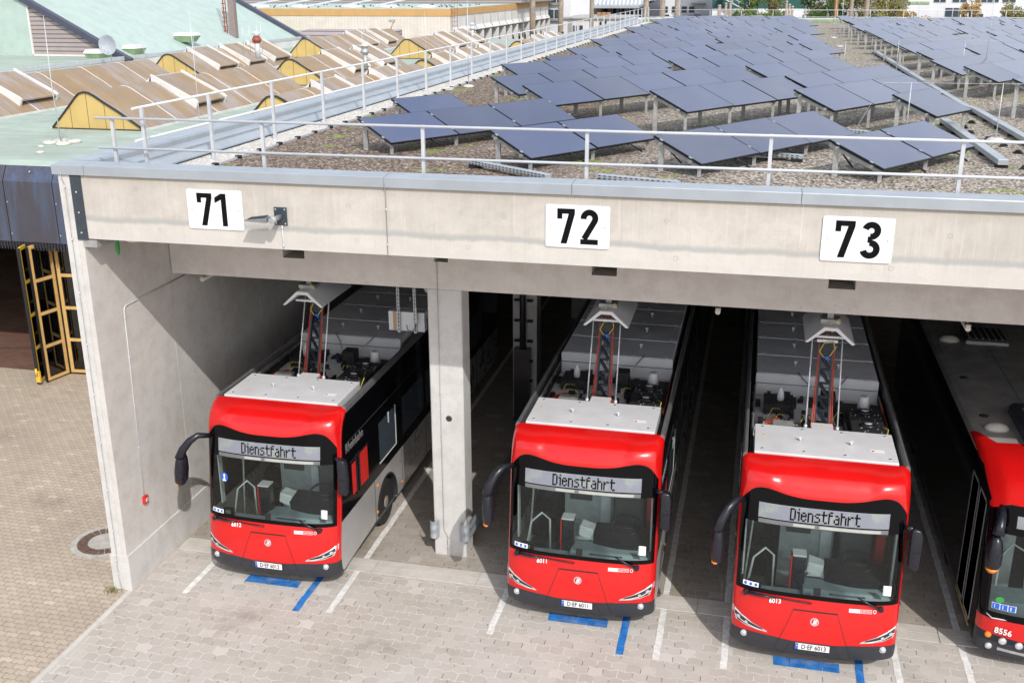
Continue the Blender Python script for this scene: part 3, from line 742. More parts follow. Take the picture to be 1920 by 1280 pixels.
def sst(t): t = max(0, min(1, t)); return t*t*(3-2*t)
def make_bus():
    T = thing('electric_bus', (0, 0, 0), 'x', 'bus', 'red electric buses parked in bays 71 to 73')
    # --- shell: red nose
    m = MB(); band(m, zb, zw, 40, 8); o = m.build('front_panel', 'red', T, recalc=False)
    sline_m = MB()
    m = MB(); band(m, z0, lambda x: zb(x)-.004, 40, 4); m.build('bumper', 'bumper', T, recalc=False)
    m = MB()
    m.grid(lambda u, v: (xs(u), SY(xs(u), z0(xs(u)))+.9*v*.3, z0(xs(u))-.06*math.sin(v*PI/2)), 30, 3); m.build('front_lip', 'bumper', T, recalc=False)
    # red side pillars beside the black mask
    LM = 1.238
    for s in (-1, 1):
        m = MB()
        def f(u, v, s=s):
            x = HW*math.sin(math.asin(LM/HW)+(PI/2-math.asin(LM/HW))*u); a, b = zw(x), zm(x); z = a+(b-a)*v
            return (s*x, SY(x, z), z)
        m.grid(f, 5, 16); m.build('corner_pillar', 'red', T, recalc=False)
    # red cap
    m = MB()
    def cap(u, v):
        x = xs(u); z0_ = zm(x); y0 = SY(x, z0_); zt = ztop(x); ye = .93; p1 = (y0+.06*(1-corner(x)), zt-.045)
        a, b, c = (1-v)**2, 2*v*(1-v), v*v
        return (x, a*y0+b*p1[0]+c*ye-.045*sst((abs(x)-.66)/.16)*sst((1.262-abs(x))/.10)*math.sin(PI*min(1, v*1.15))**.7 if v < .87 else a*y0+b*p1[0]+c*ye, a*z0_+b*p1[1]+c*zt)
    m.grid(cap, 72, 20); m.build('roof_cap', 'red', T, recalc=False)
    # crease dents on the cap are modelled as shallow scoops left and right
    # --- black mask frame
    m = MB()
    gb = lambda x: 1.33+.0*x; gt = lambda x: 2.40
    band(m, zw, gb, 40, 2, LM)
    band(m, gt, zm, 40, 8, LM)
    for s in (-1, 1):
        def f(u, v, s=s):
            a0, a1 = math.asin(1.185/HW), math.asin(LM/HW); x = HW*math.sin(a0+(a1-a0)*u); z = 1.33+(2.40-1.33)*v
            return (s*x, SY(x, z), z)
        m.grid(f, 3, 10)
    mask = m.build('windscreen_frame', 'black_gloss', T, recalc=False)
    m = MB(); band(m, gb, gt, 36, 12, 1.19, -.004); m.build('windscreen', 'windscreen', T, recalc=False)
    # --- destination board
    m = MB(); m.grid(lambda u, v: (-.975+1.95*u, SY(-.975+1.95*u, 2.49+.24*v)-.003-.0*v, 2.49+.24*v), 24, 3); disp = m.build('destination_display', 'led_board', T, recalc=False)
    m = MB()
    def glyph(ch, ox):
        # 5x9 condensed pixel letters drawn as bars on the curved glass
        G = GL[ch]; c = .0185; hx = .0245
        for r, row in enumerate(G):
            for q, b in enumerate(row):
                if b != ' ':
                    x, z = ox+q*c, 2.705-r*hx
                    m.face([(a, SY(a, b2)-.0055, b2) for a, b2 in ((x, z-hx*1.02), (x+c*1.05, z-hx*1.02), (x+c*1.05, z), (x, z))])
    GL = {'D': ['### ', '#  #', '#  #', '#  #', '#  #', '#  #', '#  #', '### '], 'i': [' #', '  ', '##', ' #', ' #', ' #', ' #', ' #'],
          'e': ['', '', ' ## ', '#  #', '####', '#   ', '#  #', ' ## '], 'n': ['', '', '### ', '#  #', '#  #', '#  #', '#  #', '#  #'],
          's': ['', '', ' ###', '#   ', ' ## ', '   #', '   #', '### '], 't': [' #  ', ' #  ', '####', ' #  ', ' #  ', ' #  ', ' #  ', '  ##'],
          'f': [' ##', '#  ', '###', '#  ', '#  ', '#  ', '#  ', '#  '], 'a': ['', '', ' ## ', '   #', ' ###', '#  #', '#  #', ' ###'],
          'h': ['#   ', '#   ', '### ', '#  #', '#  #', '#  #', '#  #', '#  #'], 'r': ['', '', '# ##', '##  ', '#   ', '#   ', '#   ', '#   ']}
    sc = 1.28; ox = -.50
    GLs = GL
    for ch in 'Dienstfahrt':
        # widen: emulate scale by repeating columns
        Gw = [''.join(c2*1 for c2 in row) for row in GLs[ch]]
        w = max(len(r_) for r_ in Gw); c = .0215; hx = .0245
        for r_, row in enumerate(Gw):
            for q, b in enumerate(row):
                if b != ' ':
                    x, z = ox+q*c, 2.705-r_*hx
                    m.face([(a, SY(a, b2)-.0065, b2) for a, b2 in ((x, z-hx*1.03), (x+c*1.05, z-hx*1.03), (x+c*1.05, z+.001), (x, z+.001))])
        ox += (w+.75)*c
    o = m.build('display_text', 'sign_black', T, recalc=False); o.parent = disp
    m = MB(); m.grid(lambda u, v: (-.97+1.94*u, SY(-.97+1.94*u, 2.405+.065*v)-.003, 2.405+.065*v), 24, 2, 'rail_grey')
    for a_, b_ in ((-.44, -.12), (-.05, .86)): m.grid(lambda u, v: (a_+(b_-a_)*u, SY(a_+(b_-a_)*u, 2.415+.045*v)-.005, 2.415+.045*v), 10, 2, 'strip_pale')
    m.build('header_light', None, T, recalc=False)
    # --- panel lines, bonnet, scoop lines
    m = MB()
    sline(m, [(-.335, 1.075), (.335, 1.075)], .022, .003, 'black_matt')
    sline(m, [(-.335, 1.07), (-.60, .30)], .008, .0025, 'black_matt'); sline(m, [(.335, 1.07), (.60, .30)], .008, .0025, 'black_matt')
    sline(m, [(-.33, .54), (-.40, .33)], .006, .0025, 'black_matt'); sline(m, [(.33, .54), (.40, .33)], .006, .0025, 'black_matt')
    sline(m, [(-1.26, 1.245), (-.9, 1.10), (-.45, .86), (0, .80), (.45, .86), (.9, 1.10), (1.26, 1.245)], .006, .0022, 'red_matt')
    m.build('panel_joint', None, T, recalc=False)
    # --- headlights
    for s in (-1, 1):
        out = [(1.262, .90), (1.262, .80), (1.20, .695), (1.05, .645), (.88, .615), (.70, .60), (.72, .625), (.95, .72), (1.12, .81)]
        out = [(s*p[0], p[1]+.03) for p in out]
        m = MB(); patch(m, out, .006, 5); h = m.build('headlight', 'lens', T, recalc=False)
        c = (s*1.06, .74)
        m = MB(); patch(m, [((p[0]-c[0])*.80+c[0], (p[1]-c[1])*.70+c[1]) for p in out], .011, 5); m.build('lamp_bowl', 'lamp_dark', h, recalc=False)
        m = MB()
        for (a, b, r) in ((1.165, .79, .030), (1.04, .735, .026)):
            patch(m, arc(s*a, b, r, r, 0, 345, 12), .016, 2)
        m.build('lamp_lens', 'lens', h, recalc=False)
        m = MB(); sline(m, [(s*1.22, .80), (s*1.05, .715), (s*.80, .655)], .010, .015); m.build('light_strip', 'white_text', h, recalc=False)
        x = s*1.06; y = SY(x, .53)
        m = MB().lathe([(.052, -.012), (.052, .03)], (x, y, .525), 16, 'galv_light', 'y'); m.lathe([(.001, -.035), (.02, -.03), (.036, -.018), (.038, -.0121)], (x, y, .525), 14, 'lens', 'y')
        m.build('fog_lamp', None, T)
    # --- logo ring with slanted bar
    m = MB(); pts = arc(0, .915, .058, .058, 0, 360, 24); sline(m, pts, .013, .007); patch(m, [(-.03, .875), (.0, .865), (.02, .95), (-.01, .955)], .006, 2); patch(m, [(.005, .88), (.03, .875), (.045, .945), (.02, .965)], .006, 2)
    m.build('emblem', 'galv_light', T, recalc=False)
    # --- number plate
    m = MB().box(-.275, .275, -.012, .03, .405, .545, 'bumper'); m.build('plate_holder', None, T, bevel=.004)
    pl = MB().box(-.26, .26, -.022, -.013, .42, .53).build('number_plate', 'plate_white', T, bevel=.003)
    MB().box(-.258, -.215, -.0245, -.0225, .423, .527).build('country_band', 'plate_blue', pl)
    m = MB(); m.cyl((-.236, -.0275, .49), (-.236, -.025, .49), .010, n=8); m.build('country_mark', 'yellow_frame', pl)
    # --- wipers
    for a, b, c in (((-1.08, 1.225), (-.62, 1.245), (-.02, 1.20)), ((.97, 1.215), (.60, 1.40), (-.02, 1.40))):
        P = lambda q, o: Vector((q[0], SY(q[0], q[1])-o, q[1]))
        m = MB(); m.tube([P(a, .03), P(((a[0]+b[0])/2, (a[1]+b[1])/2), .05), P(b, .045)], [.024, .018, .012], 'black_plastic', 8)
        m.lathe([(.038, -.06), (.042, -.0), (.04, .03)], P(a, .0), 12, 'black_plastic', 'y')
        s = 1 if a[0] < 0 else -1
        e0 = (b[0]-.42, b[1]+(.02 if a[0] < 0 else .0)); e1 = (b[0]+.55 if a[0] < 0 else b[0]+.12, b[1]-(.03 if a[0] < 0 else .01))
        pts = [P((e0[0]+(e1[0]-e0[0])*i/8, e0[1]+(e1[1]-e0[1])*i/8), .028) for i in range(9)]
        m.tube(pts, .011, 'black_plastic', 6); m.build('wiper', None, T)
    m = MB(); m.grid(lambda u, v: (-.055+.11*u, SY(0, 1.33+.13*v)-.003, 1.33+.13*v), 4, 3); m.build('camera_box', 'black_matt', T, recalc=False)
    # --- sides
    for s in (-1, 1):
        X0, X1 = s*HW, s*(HW-.03)
        def side(zlo, zhi, arches=(), y1=12.1, n=10):
            pts = [(SY(HW, min(zlo+(zhi-zlo)*i/n, 2.6)) if zlo+(zhi-zlo)*i/n <= 2.6 else .72+(zlo+(zhi-zlo)*i/n-2.6)*.25, zlo+(zhi-zlo)*i/n) for i in range(n+1)]
            pts += [(y1, zhi), (y1, zlo)]
            for c in sorted(arches, reverse=True): pts += [(c+.58*math.cos(R(a)), max(zlo, .49+.58*math.sin(R(a)))) for a in range(-16, 197, 12)]
            return pts
        m = MB(); m.prism(side(.31, 1.262, (2.80, 8.75)), 'x', X0, X1); m.build('side_skirt', 'silver_paint', T)
        m = MB(); m.prism(side(1.266, 3.19), 'x', X0, X1); m.build('side_glazing', 'black_gloss', T)
        XO = s*(HW+.006)
        for c in (2.80, 8.75):
            m = MB()
            a = [(c+.60*math.cos(R(t)), .49+.60*math.sin(R(t))) for t in range(-14, 195, 11)]; b = [(c+.565*math.cos(R(t)), .49+.565*math.sin(R(t))) for t in range(-14, 195, 11)]
            for i in range(len(a)-1): m.hexa([(XO, *a[i]), (XO, *a[i+1]), (XO, *b[i+1]), (XO, *b[i]), (X1*.9, *a[i]), (X1*.9, *a[i+1]), (X1*.9, *b[i+1]), (X1*.9, *b[i])])
            m.build('wheel_arch_trim', 'bumper', T)
        # windows
        for (a, b, z_0, z_1) in ((2.45, 3.45, 1.48, 2.35), (3.85, 5.3, 1.50, 2.35), (5.45, 6.9, 1.50, 2.35), (7.05, 8.4, 1.50, 2.35), (9.0, 10.4, 1.50, 2.35)):
            m = MB(); X = s*(HW+.004)
            for q in ((a, b, z_0, z_0+.03), (b-.045, b, z_0, z_1), (a+.55, a+.60, z_1-.22, z_1)): m.box(min(X, X+s*.006), max(X, X+s*.006), q[0], q[1], q[2], q[3])
            w = m.build('side_window', 'int_light' if a < 3 else 'lamp_dark', T)
            MB().box(min(X, X+s*.003), max(X, X+s*.003), a+.021, b-.036, z_0+.026, z_1-.021).build('pane', 'dark_glass', w)
        m = MB()
        for y in (2.12, 3.74, 5.4, 7.3, 9.8): m.box(min(XO, X1), max(XO, X1)-.0, y, y+.008, .32, 1.26)
        m.box(min(XO, X0), max(XO, X0), .8, 12.1, 2.62, 2.632)
        m.build('panel_joint', 'near_black', T)
        for (y, z, r) in ((2.30, 1.09, .045), (2.22, .55, .035), (3.70, .5, .03), (6.4, .5, .03)):
            MB().lathe([(r, 0), (r*.9, s*.014), (r*.3, s*.02)], (s*(HW+.001), y, z), 12, axis='x').build('side_marker', 'amber', T)
        # wheels
        for c in (2.80, 8.75):
            w = MB().lathe([(.30, -.14), (.44, -.14), (.475, -.10), (.485, 0), (.475, .10), (.44, .14), (.30, .14)], (s*1.10, c, .485), 36, axis='x').build('wheel', 'tyre', T)
            m = MB().lathe([(.30, s*.135), (.285, s*.12), (.26, s*.06), (.15, s*.05), (.14, s*.13), (.10, s*.15), (.02, s*.155)], (s*1.10, c, .485), 28, 'rim', 'x')
            for i in range(10):
                a = 2*PI*i/10; m.cyl((s*1.10+s*.06, c+.20*math.cos(a), .485+.20*math.sin(a)), (s*1.10+s*.10, c+.20*math.cos(a), .485+.20*math.sin(a)), .018, n=6, m='lamp_dark')
            m.build('rim', None, w)
            MB().box(min(s*.75, s*.78), max(s*.75, s*.78), c-.6, c+.6, .2, 1.1).build('arch_liner', 'near_black', T)
        # roof edge rail
        m = MB(); m.prism([(s*1.20, 3.05), (s*1.275, 3.19), (s*1.268, 3.27), (s*1.25, 3.305), (s*1.22, 3.31), (s*1.20, 3.29)], 'y', .93, 12.1); m.build('roof_rail', 'rail_grey', T, smooth=False)
    # red rear of cab window (left flank of the bus)
    m = MB(); X = HW+.0045
    m.box(X, X+.004, 1.02, 1.20, 1.52, 2.13); m.box(X, X+.004, 1.40, 1.82, 1.50, 2.18); m.build('door_glass', 'red_matt', T)
    m = MB(); m.box(X, X+.012, 1.20, 1.26, 1.45, 2.25); m.box(X, X+.012, 1.34, 1.40, 1.45, 2.25); m.box(X, X+.012, .95, 1.85, 2.18, 2.22); m.build('door_frame', 'black_plastic', T)
    # back, floor, deck
    m = MB(); m.box(-HW+.03, HW-.03, 12.06, 12.1, .3, 3.2); m.build('rear_panel', 'red_matt', T)
    MB().box(-HW+.03, HW-.03, .5, 12.06, .30, .36).build('floor', 'int_dark', T)
    MB().box(-1.165, 1.165, .93, 12.06, 2.90, 2.96).build('roof_deck', 'roof_grey', T)
    # --- roof boxes
    def lid(y0, y1, z0, z1, mat, nm):
        b = MB().box(-1.10, 1.10, y0, y1, z0, z1).build(nm, mat, T, bevel=.012); m = MB()
        for x in (-.98, -.33, .30, .98):
            for y in (y0+.12, y1-.12): m.cyl((x, y, z1+.0005), (x, y, z1+.008), .028, n=10, m='galv_light'); m.cyl((x, y, z1+.009), (x, y, z1+.013), .017, n=8, m='near_black')
        m.build('lid_fastener', None, b); m = MB()
        for x in (-.38, .42): m.cyl((x, y0+.55, z1), (x, y0+.55, z1+.05), .018, n=8); m.box(x-.03, x+.03, y0+.545, y0+.56, z1+.05, z1+.085)
        m.build('lifting_eye', 'galv_light', b)
        return b
    l0 = lid(.945, 2.08, 2.965, 3.33, 'roof_white', 'roof_cover')
    MB().box(.70, .92, 1.30, 1.40, 3.331, 3.333).build('warning_label', 'white_text', l0)
    MB().box(.72, .76, 1.31, 1.35, 3.3335, 3.3345).build('warning_mark', 'red_matt', l0)
    MB().box(-.98, -.94, 1.62, 1.66, 3.331, 3.333).build('warning_mark', 'yellow_frame', l0)
    y = 4.42
    for i in range(7): lid(y, y+1.045, 2.97, 3.40, 'roof_grey' if i else 'roof_grey', 'battery_box'); y += 1.085
    MB().box(-1.11, 1.11, 4.395, 4.415, 2.97, 3.39).build('battery_front', 'roof_white', T)
    MB().box(-1.112, 1.112, 4.39, 4.4145, 3.20, 3.212).build('panel_joint', 'near_black', T)
    # --- equipment well
    rnd = random.Random(5)
    m = MB(); m.box(.42, 1.12, 2.2, 3.5, 2.97, 3.14); m.box(.50, 1.05, 2.25, 2.9, 3.14, 3.24); m.box(.50, 1.05, 3.0, 3.45, 3.14, 3.22); m.box(.3, 1.12, 3.55, 4.1, 2.97, 3.05)
    eq = m.build('cooling_unit', 'dark_well', T, bevel=.01)
    for (x, y_, z) in ((.78, 2.58, 3.24), (.78, 3.22, 3.22)):
        m = MB().lathe([(.14, 0), (.14, .03), (.11, .045)], (x, y_, z), 18, 'black_plastic', sy=.8); m.lathe([(.07, .046), (.06, .06), (.02, .065)], (x, y_, z), 14, 'galv_dull', sy=.6); m.build('fan', None, eq)
    m = MB()
    for i in range(32):
        x, y_ = rnd.uniform(.52, 1.03), rnd.choice([rnd.uniform(2.27, 2.88), rnd.uniform(3.02, 3.43)]); zt_ = 3.24 if y_ < 2.95 else 3.22; m.cyl((x, y_, zt_), (x, y_, zt_+.006), .010, n=6)
    m.build('bolt', 'galv_light', eq)
    MB().lathe([(.115, 0), (.085, .26), (.07, .275)], (.80, 3.72, 3.08), 22).build('antenna_dome', 'roof_white', T)
    m = MB(); m.box(-.95, -.42, 3.45, 4.0, 3.10, 3.16); m.box(-.93, -.90, 3.4, 3.5, 2.97, 3.2); m.box(-.47, -.44, 3.3, 3.4, 2.97, 3.15); m.box(-.95, -.42, 3.42, 3.45, 3.0, 3.16); m.build('antenna_bracket', 'dark_well', T, bevel=.006)
    MB().lathe([(.01, 0), (.055, .02), (.065, .09), (.055, .19), (.02, .26), (.003, .275)], (-.66, 3.6, 3.17), 14, sy=.6).build('antenna', 'galv_light', T)
    MB().box(-.80, -.45, 2.2, 2.6, 2.965, 3.22).build('junction_box', 'galv_dull', T, bevel=.01)
    MB().box(.06, .32, 3.75, 4.05, 2.965, 3.28).build('valve_block', 'dark_well', T, bevel=.008)
    m = MB()
    for s in (-1, 1): m.tube([(s*.2+.15, 4.05, 3.22), (s*.3+.12, 4.3, 3.30), (s*.45+.1, 4.46, 3.43)], .014)
    m.build('hose', 'galv_dull', T)
    # cable looms
    m = MB()
    for i in range(5):
        a = .02*i; m.tube([(-1.0+a, 2.15, 3.06), (-1.0+a*2, 2.45, 3.12+a*.4), (-.88+a, 2.65+a, 3.17), (-.7, 2.72+a*2, 3.14), (-.6, 2.6, 3.06)], .008)
    for i in range(6):
        x = rnd.uniform(-.45, -.05); m.tube([(x, 2.12, 3.04), (x+.1, 2.25+.03*i, 3.16), (x+.2, 2.35, 3.05+.03*i), (-.02, 2.45, 3.12)], .009)
    for i in range(4): m.tube([(.2+.03*i, 2.12, 3.08), (.3+.05*i, 2.2, 3.13), (.42, 2.3+.03*i, 3.06), (1.1, 2.5+.03*i, 3.05)], .009)
    for i in range(4): m.tube([(1.13, 2.2, 3.08+.03*i), (1.13, 3.0, 3.16-.02*i), (1.12, 3.6, 3.10+.03*i), (1.12, 4.3, 3.15)], .011)
    m.build('high_voltage_cable', 'orange_cable', T)
    m = MB()
    for i in range(5):
        x = rnd.uniform(-1.05, .3); y_ = rnd.uniform(2.4, 3.2); m.tube([(x, y_, 3.0), (x+.1, y_+.15, 3.18), (x+.22, y_+.3, 3.12), (x+.25, y_+.5, 3.0)], .007)
    m.tube([(1.02, 2.15, 3.05), (1.08, 2.35, 3.30), (.98, 2.6, 3.25)], .008)
    m.build('earth_cable', 'yellow_cable', T)
    m = MB()
    for i in range(40):
        x, y_ = rnd.uniform(-1.1, .4), rnd.uniform(2.15, 4.2); L = rnd.uniform(.05, .28); w = rnd.uniform(.03, .12); hgt = rnd.uniform(.03, .16)
        m.box(x, x+w, y_, y_+L, 2.965, 2.965+hgt)
    for i in range(12):
        x, y_ = rnd.uniform(-1.1, .3), rnd.uniform(2.2, 3.6); m.tube([(x, y_, 3.0), (x+rnd.uniform(-.2, .2), y_+.2, 3.15), (x+rnd.uniform(-.3, .3), y_+.5, 3.02)], .010)
    m.build('roof_fitting', 'dark_well', T)
    m = MB()
    for sx in (-1, 1):
        m.box(min(sx*1.12, sx*1.155), max(sx*1.12, sx*1.155), .95, 11.9, 2.97, 3.12)
    m.build('cable_duct', 'dark_well', T)
    m = MB()
    for i in range(3): m.tube([(-1.135, 2.1, 3.14+.03*i), (-1.135+.01*i, 4.3, 3.16+.03*i)], .016)
    for i in range(4): m.box(-1.155, -1.11, 2.3+i*.5, 2.34+i*.5, 3.12, 3.22)
    m.build('pipe_run', 'rail_grey', T)
    # --- raised charging arm (lattice)
    arm = thing('charging_arm', (0, 2.42, 3.28), None, None)
    arm.parent = T
    L = math.hypot(.45, 1.28); d = Vector((0, .45, 1.28))
    def AP(x, t, off=0): return Vector((x, .45*t-off*.94, 1.28*t+off*.33))
    m = MB()
    for s in (-1, 1): m.beam(AP(s*.10*(1.15-.25*0), 0), AP(s*.085, 1), .035, .06)
    ts = [0, .17, .34, .51, .68, .85, 1.0]
    for i in range(len(ts)-1):
        m.beam(AP(-.085, ts[i]), AP(.085, ts[i]), .03, .035)
        if i < 5: m.beam(AP(-.075, ts[i+1]), AP(.075, ts[i]), .03, .055)
    m.box(-.10, .10, .38, .42, 1.12, 1.32)
    m.build('lattice_arm', 'arm_blue', arm)
    m = MB()
    for s in (-1, 1):
        m.tube([(s*.33, -.30, -.22), AP(s*.13, .0, .03), AP(s*.125, .35, .02), AP(s*.115, .75, .02), AP(s*.10, .98, .02), (s*.03, .45, 1.42), (s*.06, .5, 1.58)], .009)
        m.tube([(s*.38, -.28, -.24), AP(s*.155, .02, .03), AP(s*.14, .5, .02), AP(s*.125, .9, .02), (s*.13, .42, 1.40), (s*.16, .5, 1.55), (s*.05, .6, 1.62)], .007)
        m.tube([(s*.28, -.30, -.22), AP(s*.17, -.02, .05), AP(s*.145, .5, .03), AP(s*.13, .85, .03), (s*.05, .44, 1.34), (-s*.08, .45, 1.48)], .007)
    m.build('high_voltage_cable', 'orange_cable', arm)
    m = MB(); m.tube([AP(.05, .85, .05), (.13, .40, 1.22), (.10, .38, 1.35), (-.05, .38, 1.32), (-.12, .36, 1.18), (-.04, .34, 1.08)], .009); m.build('earth_cable', 'yellow_cable', arm)
    m = MB()
    for s in (-1, 1):
        m.tube([(s*.26, -.08, -.02), (s*.245, .48, 1.50)], .013); m.cyl((s*.26, -.09, -.10), (s*.26, -.08, .0), .03, n=8)
    m.box(-.17, .17, .40, .45, 1.33, 1.375)
    m.build('guide_rod', 'rod_white', arm)
    m = MB(); m.box(-.18, .18, -.36, -.06, -.02, .04); b = m.build('arm_cover', 'roof_white', arm, bevel=.01)
    MB().prism([(-.03, -.22), (.03, -.22), (0, -.17)], 'z', .0405, .0425).build('warning_mark', 'yellow_frame', arm)
    m = MB(); m.box(-.20, .20, -.05, .18, -.2, -.02); m.cyl((-.28, .0, -.05), (.28, .0, -.05), .04, n=10); m.build('arm_base', 'dark_well', arm)
    MB().box(-.045, .045, .36, .366, 1.02, 1.09).build('type_label', 'plate_blue', arm)
    # --- mirrors
    mir = thing('left_mirror', (-1.24, .42, 2.72), None, None); mir.name = 'wing_mirror'; mir.parent = T
    m = MB(); m.tube([(.05, .10, -.03), (-.10, -.10, .02), (-.20, -.20, -.08), (-.29, -.28, -.26), (-.34, -.31, -.44)], [.042, .054, .066, .076, .084], n=14)
    m.build('mirror_arm', 'black_plastic', mir, smooth=True)
    m = MB(); m.lathe([(.02, -.52), (.08, -.49), (.12, -.40), (.128, -.2), (.112, -.0), (.075, .14), (.02, .20)], (-.32, -.27, -.50), 22, sx=.82, sy=1.25)
    m.build('mirror_housing', 'black_plastic', mir, smooth=True)
    m = MB(); m.lathe([(.012, -.522), (.045, -.51), (.075, -.48), (.08, -.46)], (-.345, -.30, -.502), 12, sx=.82, sy=1.2); m.build('mirror_marker', 'amber', mir, smooth=True)
    mir = thing('wing_mirror', (1.27, .40, 2.52), None, None); mir.parent = T
    m = MB(); m.prism([(0.03, -.62), (.16, -.66), (.20, -.62), (.205, -.10), (.17, .02), (.06, .04), (.03, .0)], 'y', -.12, .02); m.build('mirror_housing', 'black_plastic', mir, bevel=.025, smooth=True)
    m = MB(); m.tube([(-.05, .05, -.02), (.06, -.02, .0)], .04); m.build('mirror_arm', 'black_plastic', mir)
    m = MB(); m.box(.045, .19, -.128, -.1205, -.36, -.345); m.build('panel_joint', 'black_matt', mir)
    # --- cab interior
    MB().box(-1.19, 1.19, .40, 2.0, .36, .42).build('cab_floor', 'int_dark', T)
    m = MB(); m.prism([(.28, .6), (.28, 1.20), (.40, 1.28), (.85, 1.22), (.90, .6)], 'x', -.2, 1.17); m.build('dashboard', 'dash', T, bevel=.02)
    m = MB(); m.prism([(.30, .5), (.30, 1.14), (.55, 1.16), (.58, .5)], 'x', -1.17, -.202); m.build('dashboard', 'dash', T, bevel=.02)
    m = MB(); [m.hexa([(x0, .78-.10*math.sin(PI*(x0-.15)/1.05), 1.15), (x1, .78-.10*math.sin(PI*(x1-.15)/1.05), 1.15), (x1, 1.14, 1.15), (x0, 1.14, 1.15), (x0, .70-.16*math.sin(PI*(x0-.15)/1.05), 1.40), (x1, .70-.16*math.sin(PI*(x1-.15)/1.05), 1.40), (x1, 1.10, 1.47), (x0, 1.10, 1.47)]) for x0, x1 in [(.15+.07*i, .22+.07*i) for i in range(14)]]; m.build('instrument_hood', 'black_matt', T)
    st = MB(); pts = []
    for i in range(25):
        a = 2*PI*i/24; pts.append((.66+.23*math.cos(a), 1.02+.20*math.sin(a), 1.50+.09*math.sin(a)))
    st.tube(pts, .022, caps=False); st.tube([(.44, 1.02, 1.49), (.66, 1.0, 1.44), (.88, 1.02, 1.49)], .014); st.cyl((.66, 1.0, 1.3), (.66, 1.02, 1.47), .035); st.build('steering_wheel', 'black_matt', T)
    m = MB().box(.40, .92, 1.45, 1.62, .9, 1.95); m.box(.40, .92, 1.10, 1.5, .85, 1.0); m.build('driver_seat', 'int_dark', T, bevel=.05)
    m = MB(); m.box(-.38, -.17, .56, .76, 1.0, 1.74); m.build('ticket_validator', 'black_plastic', T, bevel=.03)
    m = MB(); m.box(-.405, -.383, .57, .75, 1.10, 1.73, 'red_matt'); m.box(-.382, -.17, .552, .765, 1.741, 1.765, 'white_text'); m.build('validator_trim', None, T)
    m = MB(); m.hexa([(-.14, .86, 1.30), (.16, .82, 1.22), (.2, 1.1, 1.22), (-.12, 1.15, 1.30), (-.12, .88, 1.48), (.12, .84, 1.46), (.16, 1.08, 1.44), (-.1, 1.12, 1.50)]); m.build('ticket_printer', 'int_light', T, bevel=.02)
    m = MB(); m.box(-.55, .34, 1.85, 1.90, .42, 2.3, 'int_grey'); m.box(-.50, -.1, 1.70, 1.84, 1.05, 1.10, 'int_grey'); m.box(.12, .30, 1.78, 1.849, 1.0, 2.2, 'int_light'); m.box(-.45, -.05, 1.80, 1.849, 1.5, 2.1, 'int_dark'); m.box(.36, 1.17, 1.88, 1.92, .42, 2.3, 'black_matt'); m.build('cab_partition', None, T)
    MB().box(.98, 1.12, 1.5, 1.86, 1.1, 2.0).build('safety_vest', 'red_matt', T)
    m = MB(); m.tube([(-1.08, .85, .45), (-1.05, .85, 1.0), (-.98, .9, 1.45), (-.80, .95, 1.62), (-.66, .95, 1.5), (-.64, .95, .45)], .02); m.tube([(-1.12, 1.3, .45), (-1.0, 1.3, 2.3)], .018); m.build('handrail', 'int_light', T)
    m = MB(); m.box(-1.05, -.84, .42, .48, 1.14, 1.30); mo = m.build('cab_monitor', 'black_plastic', T, bevel=.01); MB().box(-1.0, -.90, .416, .419, 1.19, 1.26).build('monitor_screen', 'pale_green', mo)
    m = MB()
    for r in range(5):
        for x in (-1.1, -.62, .25, .72):
            y_ = 2.4+r*1.5; m.box(x, x+.42, y_, y_+.42, .75, .84); m.box(x, x+.42, y_+.40, y_+.46, .84, 1.45)
    m.build('passenger_seat', 'int_dark', T)
    m = MB(); m.box(-1.18, 1.18, .50, 2.0, 2.42, 2.44, 'int_grey'); m.box(-.95, .97, .36, .40, 2.37, 2.42, 'int_dark'); m.build('sun_blind', None, T)
    for s in (-1, 1): MB().box(min(s*1.13, s*1.155), max(s*1.13, s*1.155), .58, .70, 1.30, 2.3).build('inner_pillar', 'int_light', T)
    m = MB(); m.grid(lambda u, v: (.98+.12*u, SY(1.04, 1.42+.16*v)-.0075, 1.42+.16*v), 2, 2); m.build('sticker', 'white_text', T, recalc=False)
    # windscreen sticker of pictograms, lower left
    m = MB(); m.grid(lambda u, v: (-1.13+.24*u, SY(-1.13+.24*u, 1.335+.075*v)-.0075, 1.335+.075*v), 4, 2, 'white_text')
    for i in range(3): patch(m, arc(-1.09+i*.08, 1.372, .024, .028, 0, 330, 6), .0105, 1, 'plate_blue')
    m.build('pictogram_sticker', None, T, recalc=False)
    # red stripe badge
    m = MB(); sl = lambda x0, x1, z_0, z_1, mt, off: m.grid(lambda u, v: (x0+(x1-x0)*u, SY(x0+(x1-x0)*u, z_0+(z_1-z_0)*v)-off, z_0+(z_1-z_0)*v), 8, 1, mt)
    sl(.50, .84, 1.13, 1.19, 'white_text', .005); sl(.66, .835, 1.136, 1.184, 'red_matt', .0062)
    sline(m, arc(.885, 1.16, .022, .026, 0, 360, 12), .008, .005, 'white_text')
    m.build('badge', None, T, recalc=False)
    return T
